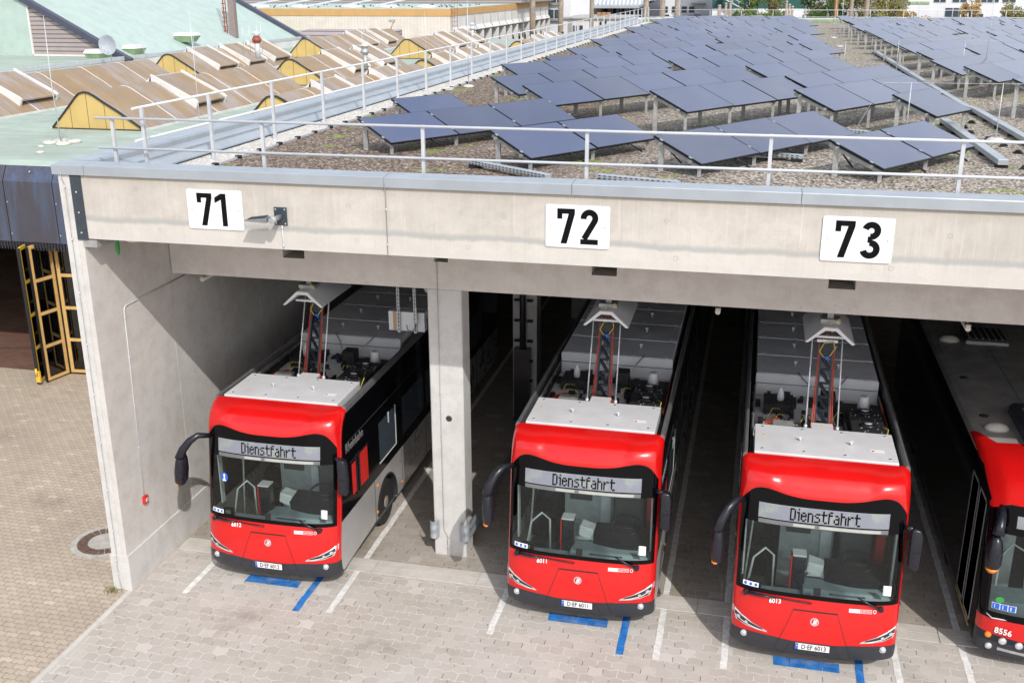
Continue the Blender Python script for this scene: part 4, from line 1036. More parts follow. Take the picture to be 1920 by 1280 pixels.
def bus_texts(T, num):
    for o in T.children:
        if o.name.startswith('number_plate'): pl = o
        if o.name.startswith('badge'): bd = o
    s = text_mesh('plate_text', 'D·EF '+num, .112, 'sign_black', pl, (.022, -.0245, .474), (R(90), 0, 0), .80, .001, weight=.0012)
    z = 1.17; x = -.62; a = .06
    y = SY(x, z); t = text_mesh('fleet_number', num, .105, 'white_text', T, (x, y-.012, z), (R(90-6), 0, -math.atan((SY(x+.1, z)-SY(x-.1, z))/.2)*-1*-1), .9, .004, weight=.002)
    y = SY(.75, 1.16); text_mesh('badge_text', 'ELEKTRO', .042, 'white_text', bd, (.748, y-.011, 1.16), (R(90-6), 0, math.atan((SY(.8, 1.16)-SY(.7, 1.16))/.1)), .95, .001)
    m = MB(); sline(m, [(.515, 1.172), (.64, 1.172)], .008, .0068); sline(m, [(.515, 1.148), (.65, 1.148)], .010, .0068); m.build('badge_line', 'grey_text', bd, recalc=False)
proto = make_bus()
B1 = proto; B2 = copy_tree(proto); B3 = copy_tree(proto)
for T, x, y, n, lab in ((B1, 2.447, .614, '6012', 'red electric bus 6012 parked in bay 71 beside the side wall'), (B2, 8.083, .599, '6011', 'red electric bus 6011 parked in bay 72 right of the column'), (B3, 11.907, .218, '6013', 'red electric bus 6013 parked in bay 73, nearest the camera')):
    T.location = (x, y, 0); T['label'] = lab; bus_texts(T, n)
# left mirror of 6012 is folded further out
for o in B1.children:
    if o.name.startswith('wing_mirror') and o.location.x < 0: o.rotation_euler = (R(4), R(10), R(-8))
# company name on the flank of 6012
for T in (B1, B2, B3):
    text_mesh('company_name', 'Rheinbahn', .26, 'name_text', T, (HW+.0035, 1.22, 2.52), (R(90), 0, R(90)), .80, .002)
# round pictogram sticker in the windscreen of 6012
m = MB(); patch(m, arc(-.86, 2.02, .075, .085, 0, 345, 20), .006, 3, 'plate_blue'); patch(m, [(-.875, 1.98), (-.845, 1.98), (-.845, 2.05), (-.83, 2.05), (-.86, 2.085), (-.89, 2.05), (-.875, 2.05)], .010, 1, 'white_text'); patch(m, [(-.895, 1.95), (-.825, 1.95), (-.825, 1.975), (-.895, 1.975)], .010, 1, 'white_text')
m.build('round_sticker', None, B1, recalc=False)
# ------------------------------------------------------------------ older bus 8556 in the next bay
def old_bus():
    T = thing('city_bus', (14.47, .95, 0), 'red and black bus 8556 with grey roof, cut off by the right picture edge', 'bus')
    W = 2.55; L = 12.0
    cx = W/2
    def F(x, z, off=0):   # front surface
        q = abs(x-cx)/cx; return .34*max(0, 1-(1-min(q, 1)**2.6)**(1/2.6)) + max(0, z-.95)*.13 - off
    def fgrid(nm, mat, lo, hi, x0=0., x1=W, nu=24, nv=6, off=0., par=T):
        m = MB()
        def f(u, v):
            x = x0+(x1-x0)*(.5-.5*math.cos(PI*u)); a, b = lo(x), hi(x); z = a+(b-a)*v; return (x, F(x, z, off), z)
        m.grid(f, nu, nv); return m.build(nm, mat, par, recalc=False)
    ax = lambda x: min(x, W-x)
    fgrid('bumper', 'bumper', lambda x: .25, lambda x: .46+.0*x)
    fgrid('bumper_insert', 'black_plastic', lambda x: .46, lambda x: .62-.10*min(1, ax(x)/.8))
    fgrid('front_panel', 'red', lambda x: .62-.10*min(1, ax(x)/.8), lambda x: .86)
    fgrid('windscreen_frame', 'black_gloss', lambda x: .86, lambda x: .98)
    fgrid('windscreen_frame', 'black_gloss', lambda x: 2.28, lambda x: 2.62+.14*min(1, ax(x)/.22))
    fgrid('windscreen_frame', 'black_gloss', lambda x: .98, lambda x: 2.28, 0, .12, 6, 8)
    fgrid('windscreen_frame', 'black_gloss', lambda x: .98, lambda x: 2.28, W-.12, W, 6, 8)
    fgrid('windscreen', 'windscreen', lambda x: .98, lambda x: 2.28, .11, W-.11, 20, 8, -.01)
    fgrid('destination_display', 'led_board', lambda x: 2.40, lambda x: 2.60, .36, W-.36, 14, 3, .006)
    rz = lambda x: interp([(0, 2.95), (.05, 3.03), (.15, 3.06), (cx, 3.10)], ax(x)) if ax(x) > .0 else 2.95
    m = MB(); m.grid(lambda u, v: ((x := W*(.5-.5*math.cos(PI*u))), (y0 := F(x, 2.62+.14*min(1, ax(x)/.22)))*(1-v)+v*(1.97 if ax(x) > .3 else 1.97+.65*(1-ax(x)/.3)), (2.62+.14*min(1, ax(x)/.22))*(1-v)+v*(rz(x)+.022)+.12*math.sin(PI*v)), 40, 12); m.build('roof_cap', 'red', T, recalc=False)
    # roof
    m = MB(); m.prism([(0, 2.75), (.0, 2.95), (.05, 3.03), (.15, 3.06), (cx, 3.10), (W-.15, 3.06), (W-.05, 3.03), (W, 2.95), (W, 2.75)], 'y', 1.95, L); m.build('roof', 'bus_roof_old', T)
    m = MB(); m.box(1.09, 1.10, 2.0, L, 3.091, 3.0955); m.build('roof_seam', 'near_black', T)
    for (x, y) in ((.42, 2.6), (.38, 7.5)):
        MB().lathe([(.17, 0), (.175, .05), (.13, .10), (.05, .125), (.01, .13)], (x, y, 3.06), 20, sx=1.15, sy=.8).build('vent_dome', 'cream_plastic', T)
    for (x, y) in ((.32, 3.2), (.30, 5.15)): MB().lathe([(.08, 0), (.075, .02), (.03, .025)], (x, y, 3.065), 16).build('roof_cap_disc', 'near_black', T)
    m = MB().prism([(.75, 3.08), (.75, 3.24), (.82, 3.30), (W-.82, 3.30), (W-.75, 3.24), (W-.75, 3.08)], 'y', 1.75, 3.4); a = m.build('air_conditioner', 'bumper', T, bevel=.03)
    m = MB()
    for i in range(5): m.box(.90, W-.9, 1.9+i*.28, 2.0+i*.28, 3.301, 3.305)
    m.build('grille', 'galv_dull', a)
    m = MB().box(.70, 1.5, 7.35, 8.2, 3.09, 3.20); v = m.build('roof_vent', 'near_black', T, bevel=.01)
    m = MB(); m.box(.68, 1.52, 7.28, 7.34, 3.09, 3.16); [m.box(.75+i*.13, .77+i*.13, 7.35, 8.2, 3.201, 3.215) for i in range(6)]; m.build('vent_frame', 'galv_dull', v)
    # left flank : doors, glazing
    for s, X in ((-1, 0.0), (1, W)):
        a, b = (X-.003, X+.03) if s < 0 else (X-.03, X+.003)
        m = MB(); m.prism([(.36, .3), (.36, .95), (.48, 1.6), (.60, 2.70), (1.4, 2.93), (L, 2.95), (L, .3)], 'x', a, b); m.build('flank', 'black_gloss', T)
        XO = -.006 if s < 0 else W+.006
        m = MB()
        for (y0, y1) in ((.72, 1.28), (1.36, 1.92)):
            for q in ((y0, y0+.05, .36, 2.6), (y1-.05, y1, .36, 2.6), (y0, y1, .36, .42), (y0, y1, 2.55, 2.6)): m.box(min(XO, X), max(XO, X), q[0], q[1], q[2], q[3])
        d = m.build('door', 'galv_dull', T)
        for (y0, y1) in ((.77, 1.23), (1.41, 1.87)): MB().box(min(XO*.5+X*.5, X), max(XO*.5+X*.5, X)+0.0001, y0, y1, .42, 2.55).build('door_glass', 'dark_glass', d)
        m = MB(); m.box(min(XO*1.5, X), max(XO*1.5, X), .72, 1.95, .30, .335); m.build('door_sill', 'ochre_frame', T)
        m = MB()
        for yy in (3.3, 8.4): m.lathe([(.30, -.12), (.45, -.12), (.48, 0), (.45, .12), (.30, .12)], (X-s*.18, yy, .48), 28, axis='x')
        m.build('wheel', 'tyre', T)
    MB().box(.03, W-.03, .5, L, .3, .36).build('floor', 'int_dark', T)
    MB().box(.03, W-.03, L-.04, L, .3, 2.9).build('rear_panel', 'red_matt', T)
    # headlamps
    for s in (-1, 1):
        c = lambda d: cx+s*(cx-d)
        for d, z, r, mt in ((.17, .555, .050, 'amber'), (.38, .50, .062, 'lens'), (.62, .47, .062, 'lens'), (.20, .36, .055, 'lens')):
            x = c(d); MB().lathe([(r, .05), (r, -.015), (r*.6, -.03), (r*.2, -.035)], (x, F(x, z), z), 16, axis='y').build('headlight', mt, T)
        m = MB(); a, b = c(.32), c(.75); m.hexa([(a, F(a, .3)-.012, .33), (b, F(b, .3)-.012, .30), (b, F(b, .3)+.02, .30), (a, F(a, .3)+.02, .33), (a, F(a, .3)-.012, .375), (b, F(b, .3)-.012, .345), (b, F(b, .3)+.02, .345), (a, F(a, .3)+.02, .375)]); m.build('light_strip', 'galv_dull', T)
        m = MB()
        for i in range(5): a, b = c(.95), c(1.15); m.hexa([(a, F(a, .3)-.008, .30+i*.03), (b, F(b, .3)-.008, .29+i*.03), (b, F(b, .3)+.02, .29+i*.03), (a, F(a, .3)+.02, .30+i*.03), (a, F(a, .3)-.008, .312+i*.03), (b, F(b, .3)-.008, .302+i*.03), (b, F(b, .3)+.02, .302+i*.03), (a, F(a, .3)+.02, .312+i*.03)])
        m.build('grille', 'galv_dull', T)
    m = MB(); m.tube([(x := .10, F(.10, .9)-.02, .93), (.18, F(.2, .88)-.02, .88), (1.2, F(1.2, .87)-.02, .87)], .010); m.build('trim_line', 'galv_light', T)
    m = MB(); m.tube([(.75, F(.75, .86)-.02, .86), (1.3, F(1.3, .86)-.05, .84)], .03); m.build('wiper', 'black_plastic', T)
    m = MB(); m.grid(lambda u, v: (.16+.34*u, F(.16+.34*u, 1.04+.10*v)-.004, 1.04+.10*v), 4, 2, 'white_text')
    for i in range(3):
        x = .165+i*.112; m.grid(lambda u, v: (x+.10*u, F(x+.10*u, 1.045+.09*v)-.006, 1.045+.09*v), 2, 2, 'plate_blue')
        m.grid(lambda u, v: (x+.03+.03*u, F(x+.03, 1.06+.06*v)-.008, 1.06+.06*v), 2, 2, 'white_text')
    m.build('pictogram_sticker', None, T, recalc=False)
    m = MB(); p = [(.26+.065*math.cos(a*PI/8), 1.20+.05*math.sin(a*PI/8)) for a in range(16)]; m.face([(x, F(.26, z)-.006, z) for x, z in p]); m.build('round_sticker', 'green_plastic', T)
    t = text_mesh('fleet_number', '8556', .135, 'white_text', T, (.36, F(.36, .66)-.03, .68), (R(87), 0, -R(20)), .95, .006, weight=.002)
    # mirror
    mir = thing('wing_mirror', (.10, .35, 2.62), None, None); mir.parent = T
    m = MB(); m.tube([(.05, .05, .06), (.02, -.15, .0), (-.02, -.28, -.12), (-.04, -.32, -.25)], [.05, .06, .075, .09], n=12); m.build('mirror_arm', 'black_plastic', mir, smooth=True)
    m = MB(); m.lathe([(.02, -.52), (.09, -.47), (.13, -.36), (.13, -.15), (.10, .02), (.04, .12)], (-.05, -.30, -.38), 18, sx=.95, sy=1.1); m.build('mirror_housing', 'black_plastic', mir, smooth=True)
    m = MB(); m.lathe([(.012, -.525), (.06, -.505), (.098, -.46), (.10, -.43)], (-.06, -.325, -.38), 12, sx=.95, sy=1.1); m.build('mirror_marker', 'amber', mir, smooth=True)
    # interior
    m = MB(); m.prism([(.45, .5), (.45, .98), (.9, 1.0), (.95, .5)], 'x', .15, W-.15); m.build('dashboard', 'dash', T)
    m = MB(); m.tube([(.35, .9, .4), (.38, .95, 1.5), (.55, 1., 1.75), (.8, 1., 1.6), (.85, 1., .4)], .02); m.build('handrail', 'int_light', T)
    m = MB(); m.box(.3, .8, 1.8, 1.85, .4, 2.2); m.build('cab_partition', 'int_grey', T)
    return T
old_bus()

# ------------------------------------------------------------------ railings
def railing(name, P0, P1, posts, label, ztop, zmid, zbase, end=0.0, heavy=False):
    t = thing(name, (P0[0], P0[1], zbase), label, 'railing'); o = Vector((P0[0], P0[1], zbase))
    d = Vector((P1[0]-P0[0], P1[1]-P0[1], 0)); Ld = d.length; d.normalize()
    w = .055 if heavy else .05
    for s in posts:
        p = d*s
        m = MB(); m.box(p.x-w/2, p.x+w/2, p.y-w/2, p.y+w/2, 0, ztop-zbase+(.015)); m.build('post', 'galv_light', t)
        if heavy and s < 40: MB().box(p.x-.06, p.x+.06, p.y-.06, p.y+.06, -.01, .012).build('base_plate', 'galv_light', t)
    for z in (ztop, zmid):
        off = Vector((0, -.045, 0)) if not heavy else Vector((-.04, 0, 0))
        MB().tube([d*(-end)+off+Vector((0, 0, z-zbase)), d*Ld+off+Vector((0, 0, z-zbase))], .021, n=10).build('rail', 'alu_white', t)
    return t
railing('guard_railing', (.49, .44), (33.5, .44), [0, 2.58, 5.17, 7.64, 10.21, 12.70, 15.3, 17.9, 20.5, 23.1, 25.7, 28.3, 30.9], 'silver guard railing along the front edge of the gravel roof', 8.40, 7.93, 7.70, .27)
railing('guard_railing', (.98, .53), (.98, 76.5), [0.0]+[2.15+2.55*i for i in range(30)], 'silver guard railing running back along the left edge of the gravel roof', 8.56, 8.06, 7.43, .2, True)
railing('guard_railing', (1.0, 76.6), (34, 76.6), [2.5*i for i in range(14)], 'far silver guard railing across the rear edge of the gravel roof', 8.38, 7.84, 7.45)

# ------------------------------------------------------------------ solar tables
TH = R(57.5); EU = Vector((math.cos(TH), math.sin(TH), 0)); TL = R(20.5)
ED = Vector((math.sin(TH)*math.cos(TL), -math.cos(TH)*math.cos(TL), -math.sin(TL))); EN = EU.cross(ED).normalized()
if EN.z < 0: EN = -EN
PWD, PHT = 1.66, 1.055
def panel_mesh():
    # glass slab in a thin black frame, local frame u (along), v (down slope)
    m = MB()
    def P(u, v, n): return EU*u + ED*v + EN*n
    def slab(u0, u1, v0, v1, n0, n1, mt): m.hexa([P(u0, v0, n0), P(u1, v0, n0), P(u1, v1, n0), P(u0, v1, n0), P(u0, v0, n1), P(u1, v0, n1), P(u1, v1, n1), P(u0, v1, n1)], mt)
    slab(.0, PWD, 0, PHT, -.035, 0, 'panel_frame'); slab(.014, PWD-.014, .014, PHT-.014, .0005, .002, 'pv_glass')
    o = m.build('solar_panel', None, None); me = o.data; bpy.data.objects.remove(o); return me
PM = panel_mesh()
GZ = 7.43
def post_mesh(h, w, nm):
    o = MB().box(-w/2, w/2, -w*.35, w*.35, 0, h).build(nm, 'galv_dull'); me = o.data; bpy.data.objects.remove(o); return me
POST = {}; rj = random.Random(99)
def get_post(h, w):
    k = (round(h, 1), w)
    if k not in POST: POST[k] = post_mesh(round(h, 2), w, 'post')
    return POST[k]
WORDS = ['first', 'second', 'third', 'fourth', 'fifth', 'sixth', 'seventh', 'eighth', 'ninth', 'tenth', 'eleventh', 'twelfth']
def table(x, y, z, n, label, detail=1, grp='tilted solar panel tables on the gravel roof', jit=0.):
    t = thing('solar_table', (x, y, GZ), label, 'solar panels', grp); dz = z-GZ
    for i in range(n):
        o = bpy.data.objects.new('solar_panel', PM); COL.objects.link(o); o.parent = t; o.location = EU*(i*(PWD+.022))+Vector((0, 0, dz)); o.rotation_euler = (rj.uniform(-.006, .006), rj.uniform(-.006, .006), 0)
    Ltot = n*(PWD+.022)
    us = [.10]+[(PWD+.022)*i for i in range(1, n)]+[Ltot-.14]
    if detail == 0: us = [.1, Ltot-.14]
    for u in us:
        for v, w in ((.10, .085), (.93, .06)):
            b = EU*u+ED*v
            o = bpy.data.objects.new('post', get_post(dz+b.z-.10, w)); COL.objects.link(o); o.parent = t; o.location = (b.x, b.y, 0)
        if detail:
            m = MB(); up = Vector((0, 0, dz))
            m.beam(EU*u+ED*.0+up-EN*.10, EU*u+ED*1.0+up-EN*.10, .05, .06, up=EN)
            m.build('slope_beam', 'galv_dull', t)
    if detail:
        up = Vector((0, 0, dz))
        for v in (.2, .85):
            m = MB(); m.beam(EU*-.06+ED*v+up-EN*.055, EU*(Ltot+.03)+ED*v+up-EN*.055, .04, .04, up=EN); m.build('purlin', 'galv_dull', t)
    if detail > 1:
        m = MB(); 
        for u in us[:-1]:
            a = EU*(u+.05)+ED*.12+Vector((0, 0, dz-.12)); b = EU*(u+.5)+ED*.15
            m.tube([a, Vector((b.x, b.y, .08))], .014)
            c = EU*(u+.9)+ED*1.0+Vector((0, 0, dz-.06)); g = EU*(u+.95)+ED*1.15
            m.tube([c, Vector((c.x+.03, c.y-.06, dz*.35)), Vector((g.x+.1, g.y+.1, .05))], .016)
        m.build('cable', 'black_matt', t)
        m = MB()
        for i in range(n+1):
            for v in (.18, .82):
                q = EU*(i*(PWD+.022)-.011)+ED*v+Vector((0, 0, dz)); m.hexa([q+EU*a+ED*b+EN*c for c in (.0, .012) for a, b in ((-.018, -.03), (.018, -.03), (.018, .03), (-.018, .03))])
        m.build('clamp', 'galv_dull', t)
    return t
table(3.18, 4.19, 8.02, 3, 'three tilted panels nearest the left front corner of the roof', 2)
table(3.95, 3.95+2.35, 8.12, 1, 'single tilted panel standing alone behind the leftmost front table', 2) if 0 else table(2.95, 6.75, 8.12, 1, 'single tilted panel standing alone behind the leftmost front table', 2)
table(6.04, 3.01, 8.02, 2, 'two tilted panels right of the leftmost front table', 2)
table(8.84, 2.95, 8.02, 3, 'three tilted panels behind the middle of the front railing', 2)
table(11.63, 3.07, 8.02, 2, 'two tilted panels at the right end of the front row before the duct', 2)
table(14.6, 3.0, 8.02, 2, 'tilted panels beyond the right frame edge behind the front railing', 1) if 0 else None
ZB = 8.25
def row_start_x(x, v):   # point with perpendicular coordinate v at given x
    u = (x-v*math.sin(TH))/math.cos(TH); p = EU*u+Vector((math.sin(TH), -math.cos(TH), 0))*v; return u
rnd = random.Random(21)
def field(v, xa, xb, ya, yb, tagname, k, z=ZB):
    perp = Vector((math.sin(TH), -math.cos(TH), 0))
    u = row_start_x(xa, v)
    while True:
        p = EU*u+perp*v
        if p.y >= ya: break
        u += .05
    seg = 0
    while True:
        n = rnd.choice([2, 3, 3, 4, 5]); L = 0
        p = EU*u+perp*v
        xl_ = xb if p.y < 16 else xb-1.3
        if p.x > xl_ or p.y > yb: break
        while L < n:
            q = EU*(u+L*1.682)+perp*v
            if q.x > xl_ or q.y > yb: break
            L += 1
        far = p.y > 26
        dz = rnd.uniform(-.05, .05); dv = rnd.uniform(-.10, .10)
        pp = p+perp*dv
        if far: lab = 'row of tilted solar panels in the far part of the '+tagname
        else: lab = '%s group of tilted panels in the %s row of the %s' % (WORDS[min(seg, 11)], WORDS[min(k, 11)], tagname)
        if L: table(pp.x, pp.y, z+dz, L, lab, 1 if p.y < 22 else 0)
        u += L*1.682+rnd.choice([.02, .05, .3, .5]) if L else 2
        seg += 1
        if rnd.random() < .06: u += 1.7
vs_left = [6.55, 4.75, 2.80, -.45, -2.8, -5.0, -6.7]+[-9.0-2.15*i for i in range(20)]
xl = [13.14, 11.18, 8.27, 5.21, 3.92, 3.44, 3.87]
for k, v in enumerate(vs_left):
    xa = xl[k] if k < len(xl) else 3.4+.35*(k % 3)
    field(v, xa, 13.35, 7.4 if k < 3 else 8.5, 64.0, 'left solar field', k)
for k, v in enumerate([7.06, 4.43, 2.68, .5, -1.6, -3.89, -6.2]+[-8.4-2.15*i for i in range(13)]):
    perp = Vector((math.sin(TH), -math.cos(TH), 0))
    # visible wedge widens with depth
    u = row_start_x([16.0, 15.83, 15.22, 15.3, 15.1, 15.0][k] if k < 6 else 15.0, v); segs = 0; u0 = u
    lim = 0
    while True:
        p = EU*u+perp*v
        if p.y < 11.5: u += .05; continue
        if p.x > 15.4+.215*p.y or p.y > 64 or lim > 30: break
        n = rnd.choice([2, 3, 4]); L = 0
        while L < n:
            q = EU*(u+L*1.682)+perp*v
            if q.x > 15.4+.215*q.y or q.y > 64: break
            L += 1
        if not L: break
        far = p.y > 30
        lab = 'row of tilted solar panels in the far part of the right solar field' if far else '%s group of tilted panels in the %s row of the right solar field' % (WORDS[min(segs, 11)], WORDS[min(k, 11)])
        pp = p+perp*rnd.uniform(-.1, .1)
        table(pp.x, pp.y, ZB+rnd.uniform(-.05, .05)+.02, L, lab, 1 if p.y < 24 else 0)
        u += L*1.682+rnd.choice([.02, .05, .3, .6]); segs += 1; lim += 1
        if rnd.random() < .06: u += 1.7

# cable duct on the roof
def duct(pts, label, w=.17, h=.09, perforated=False, z=GZ+.06):
    t = thing('cable_duct', (pts[0][0], pts[0][1], z), label, 'cable duct', 'galvanised cable ducts on the roof')
    o = Vector((pts[0][0], pts[0][1], z))
    for a, b in zip(pts, pts[1:]):
        m = MB(); A, B = Vector((*a, z+h/2))-o, Vector((*b, z+h/2))-o; m.beam(A, B, w, h); m.build('duct_segment', 'galv', t, bevel=.006)
        if perforated:
            m = MB(); d = (B-A); L = d.length; d.normalize(); r = d.cross(Vector((0, 0, 1))).normalized(); i = 0
            while i*.09 < L-.1:
                for zz in (-.02, .02):
                    c = A+d*(i*.09+.06)+r*(w/2+.001)+Vector((0, 0, zz)); m.face([c+d*a2+Vector((0, 0, b2)) for a2, b2 in ((-.022, -.009), (.022, -.009), (.022, .009), (-.022, .009))])
                i += 1
            m.build('slot', 'near_black', t)
        m = MB()
        n = max(1, int((B-A).length/1.2))
        for i in range(n+1):
            c = A+(B-A)*((i+.08)/(n+.16)); m.box(c.x-.10, c.x+.10, c.y-.06, c.y+.06, -.06, -.0)
        m.build('foot', 'black_matt', t)
    return t
duct([(15.58, 6.0), (15.5, 12.5), (15.38, 13.2), (15.34, 20), (15.30, 36)], 'long galvanised cable duct running back between the two solar fields', .16, .09)
duct([(14.55, 4.4), (14.47, 10.3)], 'short galvanised cable duct left of the long duct near the right front')
duct([(14.6, 2.2), (20, 2.2)], 'perforated cable tray on the gravel at the right behind the front railing', .15, .07, True)
duct([(5.75, 2.75), (7.35, 1.55)], 'perforated cable tray lying under the two leftmost front tables', .13, .07, True)
duct([(6.3, 5.4), (6.9, 4.9)], 'short perforated tray under the second panel of the leftmost table', .13, .07, True)
duct([(8.1, 1.75), (9.4, 1.35)], 'perforated cable tray on the gravel in front of the middle table', .13, .07, True)
duct([(9.9, 4.9), (11.3, 4.4)], 'perforated cable tray behind the middle front table', .13, .07, True)
duct([(12.2, 8.2), (13.6, 7.2)], 'perforated cable tray in the gravel gap right of centre', .13, .07, True)

# lightning rods on the roof
def rod(x, y, h, label, z=GZ, wires=(), base=True):
    t = thing('lightning_rod', (x, y, z), label, 'lightning rod', 'thin lightning rods on the roofs')
    if base: MB().lathe([(.17, 0), (.17, .05), (.12, .08), (.03, .085)], (0, 0, 0), 16).build('rod_foot', 'concrete_white', t)
    MB().tube([(0, 0, .05), (0, 0, h*.5), (0, 0, h)], [.013, .010, .006], n=6).build('rod', 'galv_light', t)
    for w in wires: MB().tube(w, .0045, n=5).build('wire', 'galv_dull', t)
rod(15.05, 7.71, 1.12, 'short lightning rod with a level wire beside the long cable duct', wires=[[(-2.2, 0, 1.1), (2.6, .3, 1.1)], [(-2.2, 0, 1.1), (-2.75, -.4, .05)]])
rod(13.4, 7.9, 1.1, 'short lightning rod standing among the front panels left of the duct')
rod(14.91, 23.98, 1.15, 'lightning rod beside the duct farther back', wires=[[(-1.9, 0, 1.15), (3.2, 0, 1.15)], [(-1.9, 0, 1.15), (-2.4, -.4, .05)]])
rod(13.2, 24.0, 1.1, 'lightning rod at the right end of the left solar field')
rod(17.0, 24.0, 1.1, 'lightning rod at the left end of the right solar field')
rod(17.25, 21.5, 3.6, 'tall thin lightning rod rising from the right solar field')
rod(14.1, 41, 3.0, 'tall thin lightning rod far back between the solar fields')
rod(1.85, 16.9, 2.6, 'lightning rod on a concrete foot inside the left railing')
rod(14.3, 50, 2.2, 'lightning rod near the far end between the fields')
for x, y, h in ((12.6, 70, 1.2), (20.5, 64, 2.5), (24, 70, 2.0)): rod(x, y, h, 'small distant lightning rod near the rear railing')
m = MB().box(1.42, 1.62, 15.9, 16.1, 7.43, 7.50); tag(m.build('paving_block', 'concrete_white', bevel=.01), 'small pale block on the gravel beside the left railing', 'block')
rnd2 = random.Random(4)
for i in range(9):
    x, y = rnd2.uniform(14.7, 15.2), 3.5+i*.9; o = MB().hexa([(-.10, -.03, 0), (.10, -.03, 0), (.10, .03, 0), (-.10, .03, 0), (-.03, -.03, .07), (.03, -.03, .07), (.03, .03, .07), (-.03, .03, .07)]).build('wire_holder', 'black_matt'); o.location = (x, y, GZ); o.rotation_euler[2] = rnd2.uniform(0, 3); tag(o, 'small black wire holder on the gravel beside the cable duct', 'wire holder', 'wire holders on the gravel')
t = thing('sign_board', (10.65, 4.75, GZ+.02), 'white board with a dark letter lying on the gravel under the middle table', 'sign')
MB().box(-.42, .42, -.13, .13, 0, .02).build('board', 'white_sign', t)
text_mesh('board_letter', 'A', .20, 'grey_text', t, (.30, 0, .0205), (0, 0, 0), 1., .001)
# ------------------------------------------------------------------ older hall to the left
H = thing('old_workshop_hall', (0, 0, 0), 'long low hall with pale mint roof and dark metal fascia left of the depot', 'building')
RZ = 6.0
def msh(bx, name, mat, par=H, **k): return MB().box(*bx).build(name, mat, par, **k)
msh((-40, -.32, 10.1, 76, RZ-.2, RZ), 'roof', 'mint_roof')
MB().prism([(9.35, 5.93), (9.62, 6.03), (10.1, 6.03), (10.1, 5.98), (9.62, 5.8)], 'x', -40, -.32).build('roof_edge', 'mint_roof', H)
m = MB(); x = -.34-.0; k = 0
while x > -26:
    a = x-1.465 if k else -1.42
    k += 1
    m.hexa([(a+.02, 9.35, 5.93), (x-.02, 9.35, 5.93), (x-.02, 9.6, 5.9), (a+.02, 9.6, 5.9), (a+.02, 9.345, 5.93), (x-.02, 9.345, 5.93), (x-.02, 9.6, 5.94), (a+.02, 9.6, 5.94)])
    m.prism([(9.35, 5.925), (9.12, 5.55), (9.12, 3.93), (9.18, 3.93), (9.18, 5.55), (9.4, 5.9)], 'x', a+.012, x-.012)
    x = a
m.build('metal_fascia', 'metal_fascia', H)
m = MB(); m.box(-26, -.33, 9.16, 9.30, 3.85, 5.6); m.build('fascia_backing', 'near_black', H)
m = MB(); x = -1.36
while x > -26: m.cyl((x, 9.10, 5.0), (x, 9.12, 5.0), .016, n=6); m.cyl((x, 9.10, 4.15), (x, 9.12, 4.15), .016, n=6); m.cyl((x-.75, 9.22, 5.78), (x-.75, 9.24, 5.81), .02, n=6); x -= 1.465
m.build('fascia_bolt', 'galv_light', H)
m = MB(); m.box(-26, -.33, 9.14, 9.9, 3.78, 3.92); m.build('lintel', 'lamp_dark', H)
m = MB(); x = -.4
while x > -26: m.box(x-.03, x, 9.10, 9.135, 3.72, 3.92); x -= .09
m.build('brush_strip', 'bumper', H)
msh((-26, -.33, 24, 24.3, 0, 5.8), 'inner_wall', 'near_black'); msh((-26.3, -26, 9.5, 76, 0, 5.8), 'outer_wall', 'concrete_inner')
msh((-40, -26.3, 9.4, 9.7, 0, 5.9), 'outer_wall', 'concrete_inner')
msh((-26, -.33, 9.72, 24, -.02, .004), 'hall_floor', 'pavers_red')
m = MB()
for y in (11, 13.2, 15.4, 18): m.beam((-12.0, y, .006), (-8.9, y+.9, .006), .05, .006)
m.build('floor_joint', 'near_black', H)
# raised strip roof behind with low wall
msh((-60, -24, 12, 95, RZ-.2, 6.66), 'upper_roof', 'mint_roof')
msh((-24, -23.96, 12, 95, RZ, 6.5), 'upstand_wall', 'cream_wall2'); msh((-24.05, -23.93, 12, 95, 6.501, 6.70), 'upstand_cap', 'galv_light')
# folding doors
t = thing('folding_door', (0, 0, 0), 'yellow framed glazed folding door standing open at the hall entrance', 'door')
def leaf(a, b, z1=3.85, fr='ochre_frame', n=4):
    A, B = Vector((*a, 0)), Vector((*b, 0)); d = (B-A); L = d.length; d.normalize(); nrm = d.cross(Vector((0, 0, 1)))
    def bar(u0, u1, z0_, z1_, m, th=.05, mt=None): m.hexa([A+d*u+nrm*n_+Vector((0, 0, z)) for z in (z0_, z1_) for u, n_ in ((u0, -th/2), (u1, -th/2), (u1, th/2), (u0, th/2))], mt)
    m = MB(); bar(0, .10, .05, z1, m); bar(L-.10, L, .05, z1, m)
    for i in range(n+1):
        z = .05+(z1-.13)*i/n; bar(.1, L-.1, z, z+.09, m, .048)
    lf = m.build('door_leaf', fr, t)
    m = MB(); bar(-.02, .0, .04, z1, m, .09); bar(L, L+.02, .04, z1, m, .09); 
    for i in range(n):
        za = .05+(z1-.13)*i/n+.09; zb_ = .05+(z1-.13)*(i+1)/n
        for q in ((.10, .125, za, zb_), (L-.125, L-.1, za, zb_), (.125, L-.125, za, za+.025), (.125, L-.125, zb_-.025, zb_)): bar(*q, m, .035)
    m.build('seal', 'black_matt', lf)
    m = MB()
    for i in range(n):
        za = .05+(z1-.13)*i/n+.115; zb_ = .05+(z1-.13)*(i+1)/n-.025; bar(.125, L-.125, za, zb_, m, .01)
    m.build('pane', 'dark_pane', lf)
leaf((-8.28, 8.72), (-8.56, 9.9), fr='yellow_frame'); leaf((-8.16, 8.92), (-8.0, 9.66)); leaf((-7.95, 9.72), (-7.1, 9.80)); leaf((-8.3, 10.9), (-7.9, 9.95), fr='yellow_frame'); leaf((-6.5, 9.84), (-5.5, 9.84))
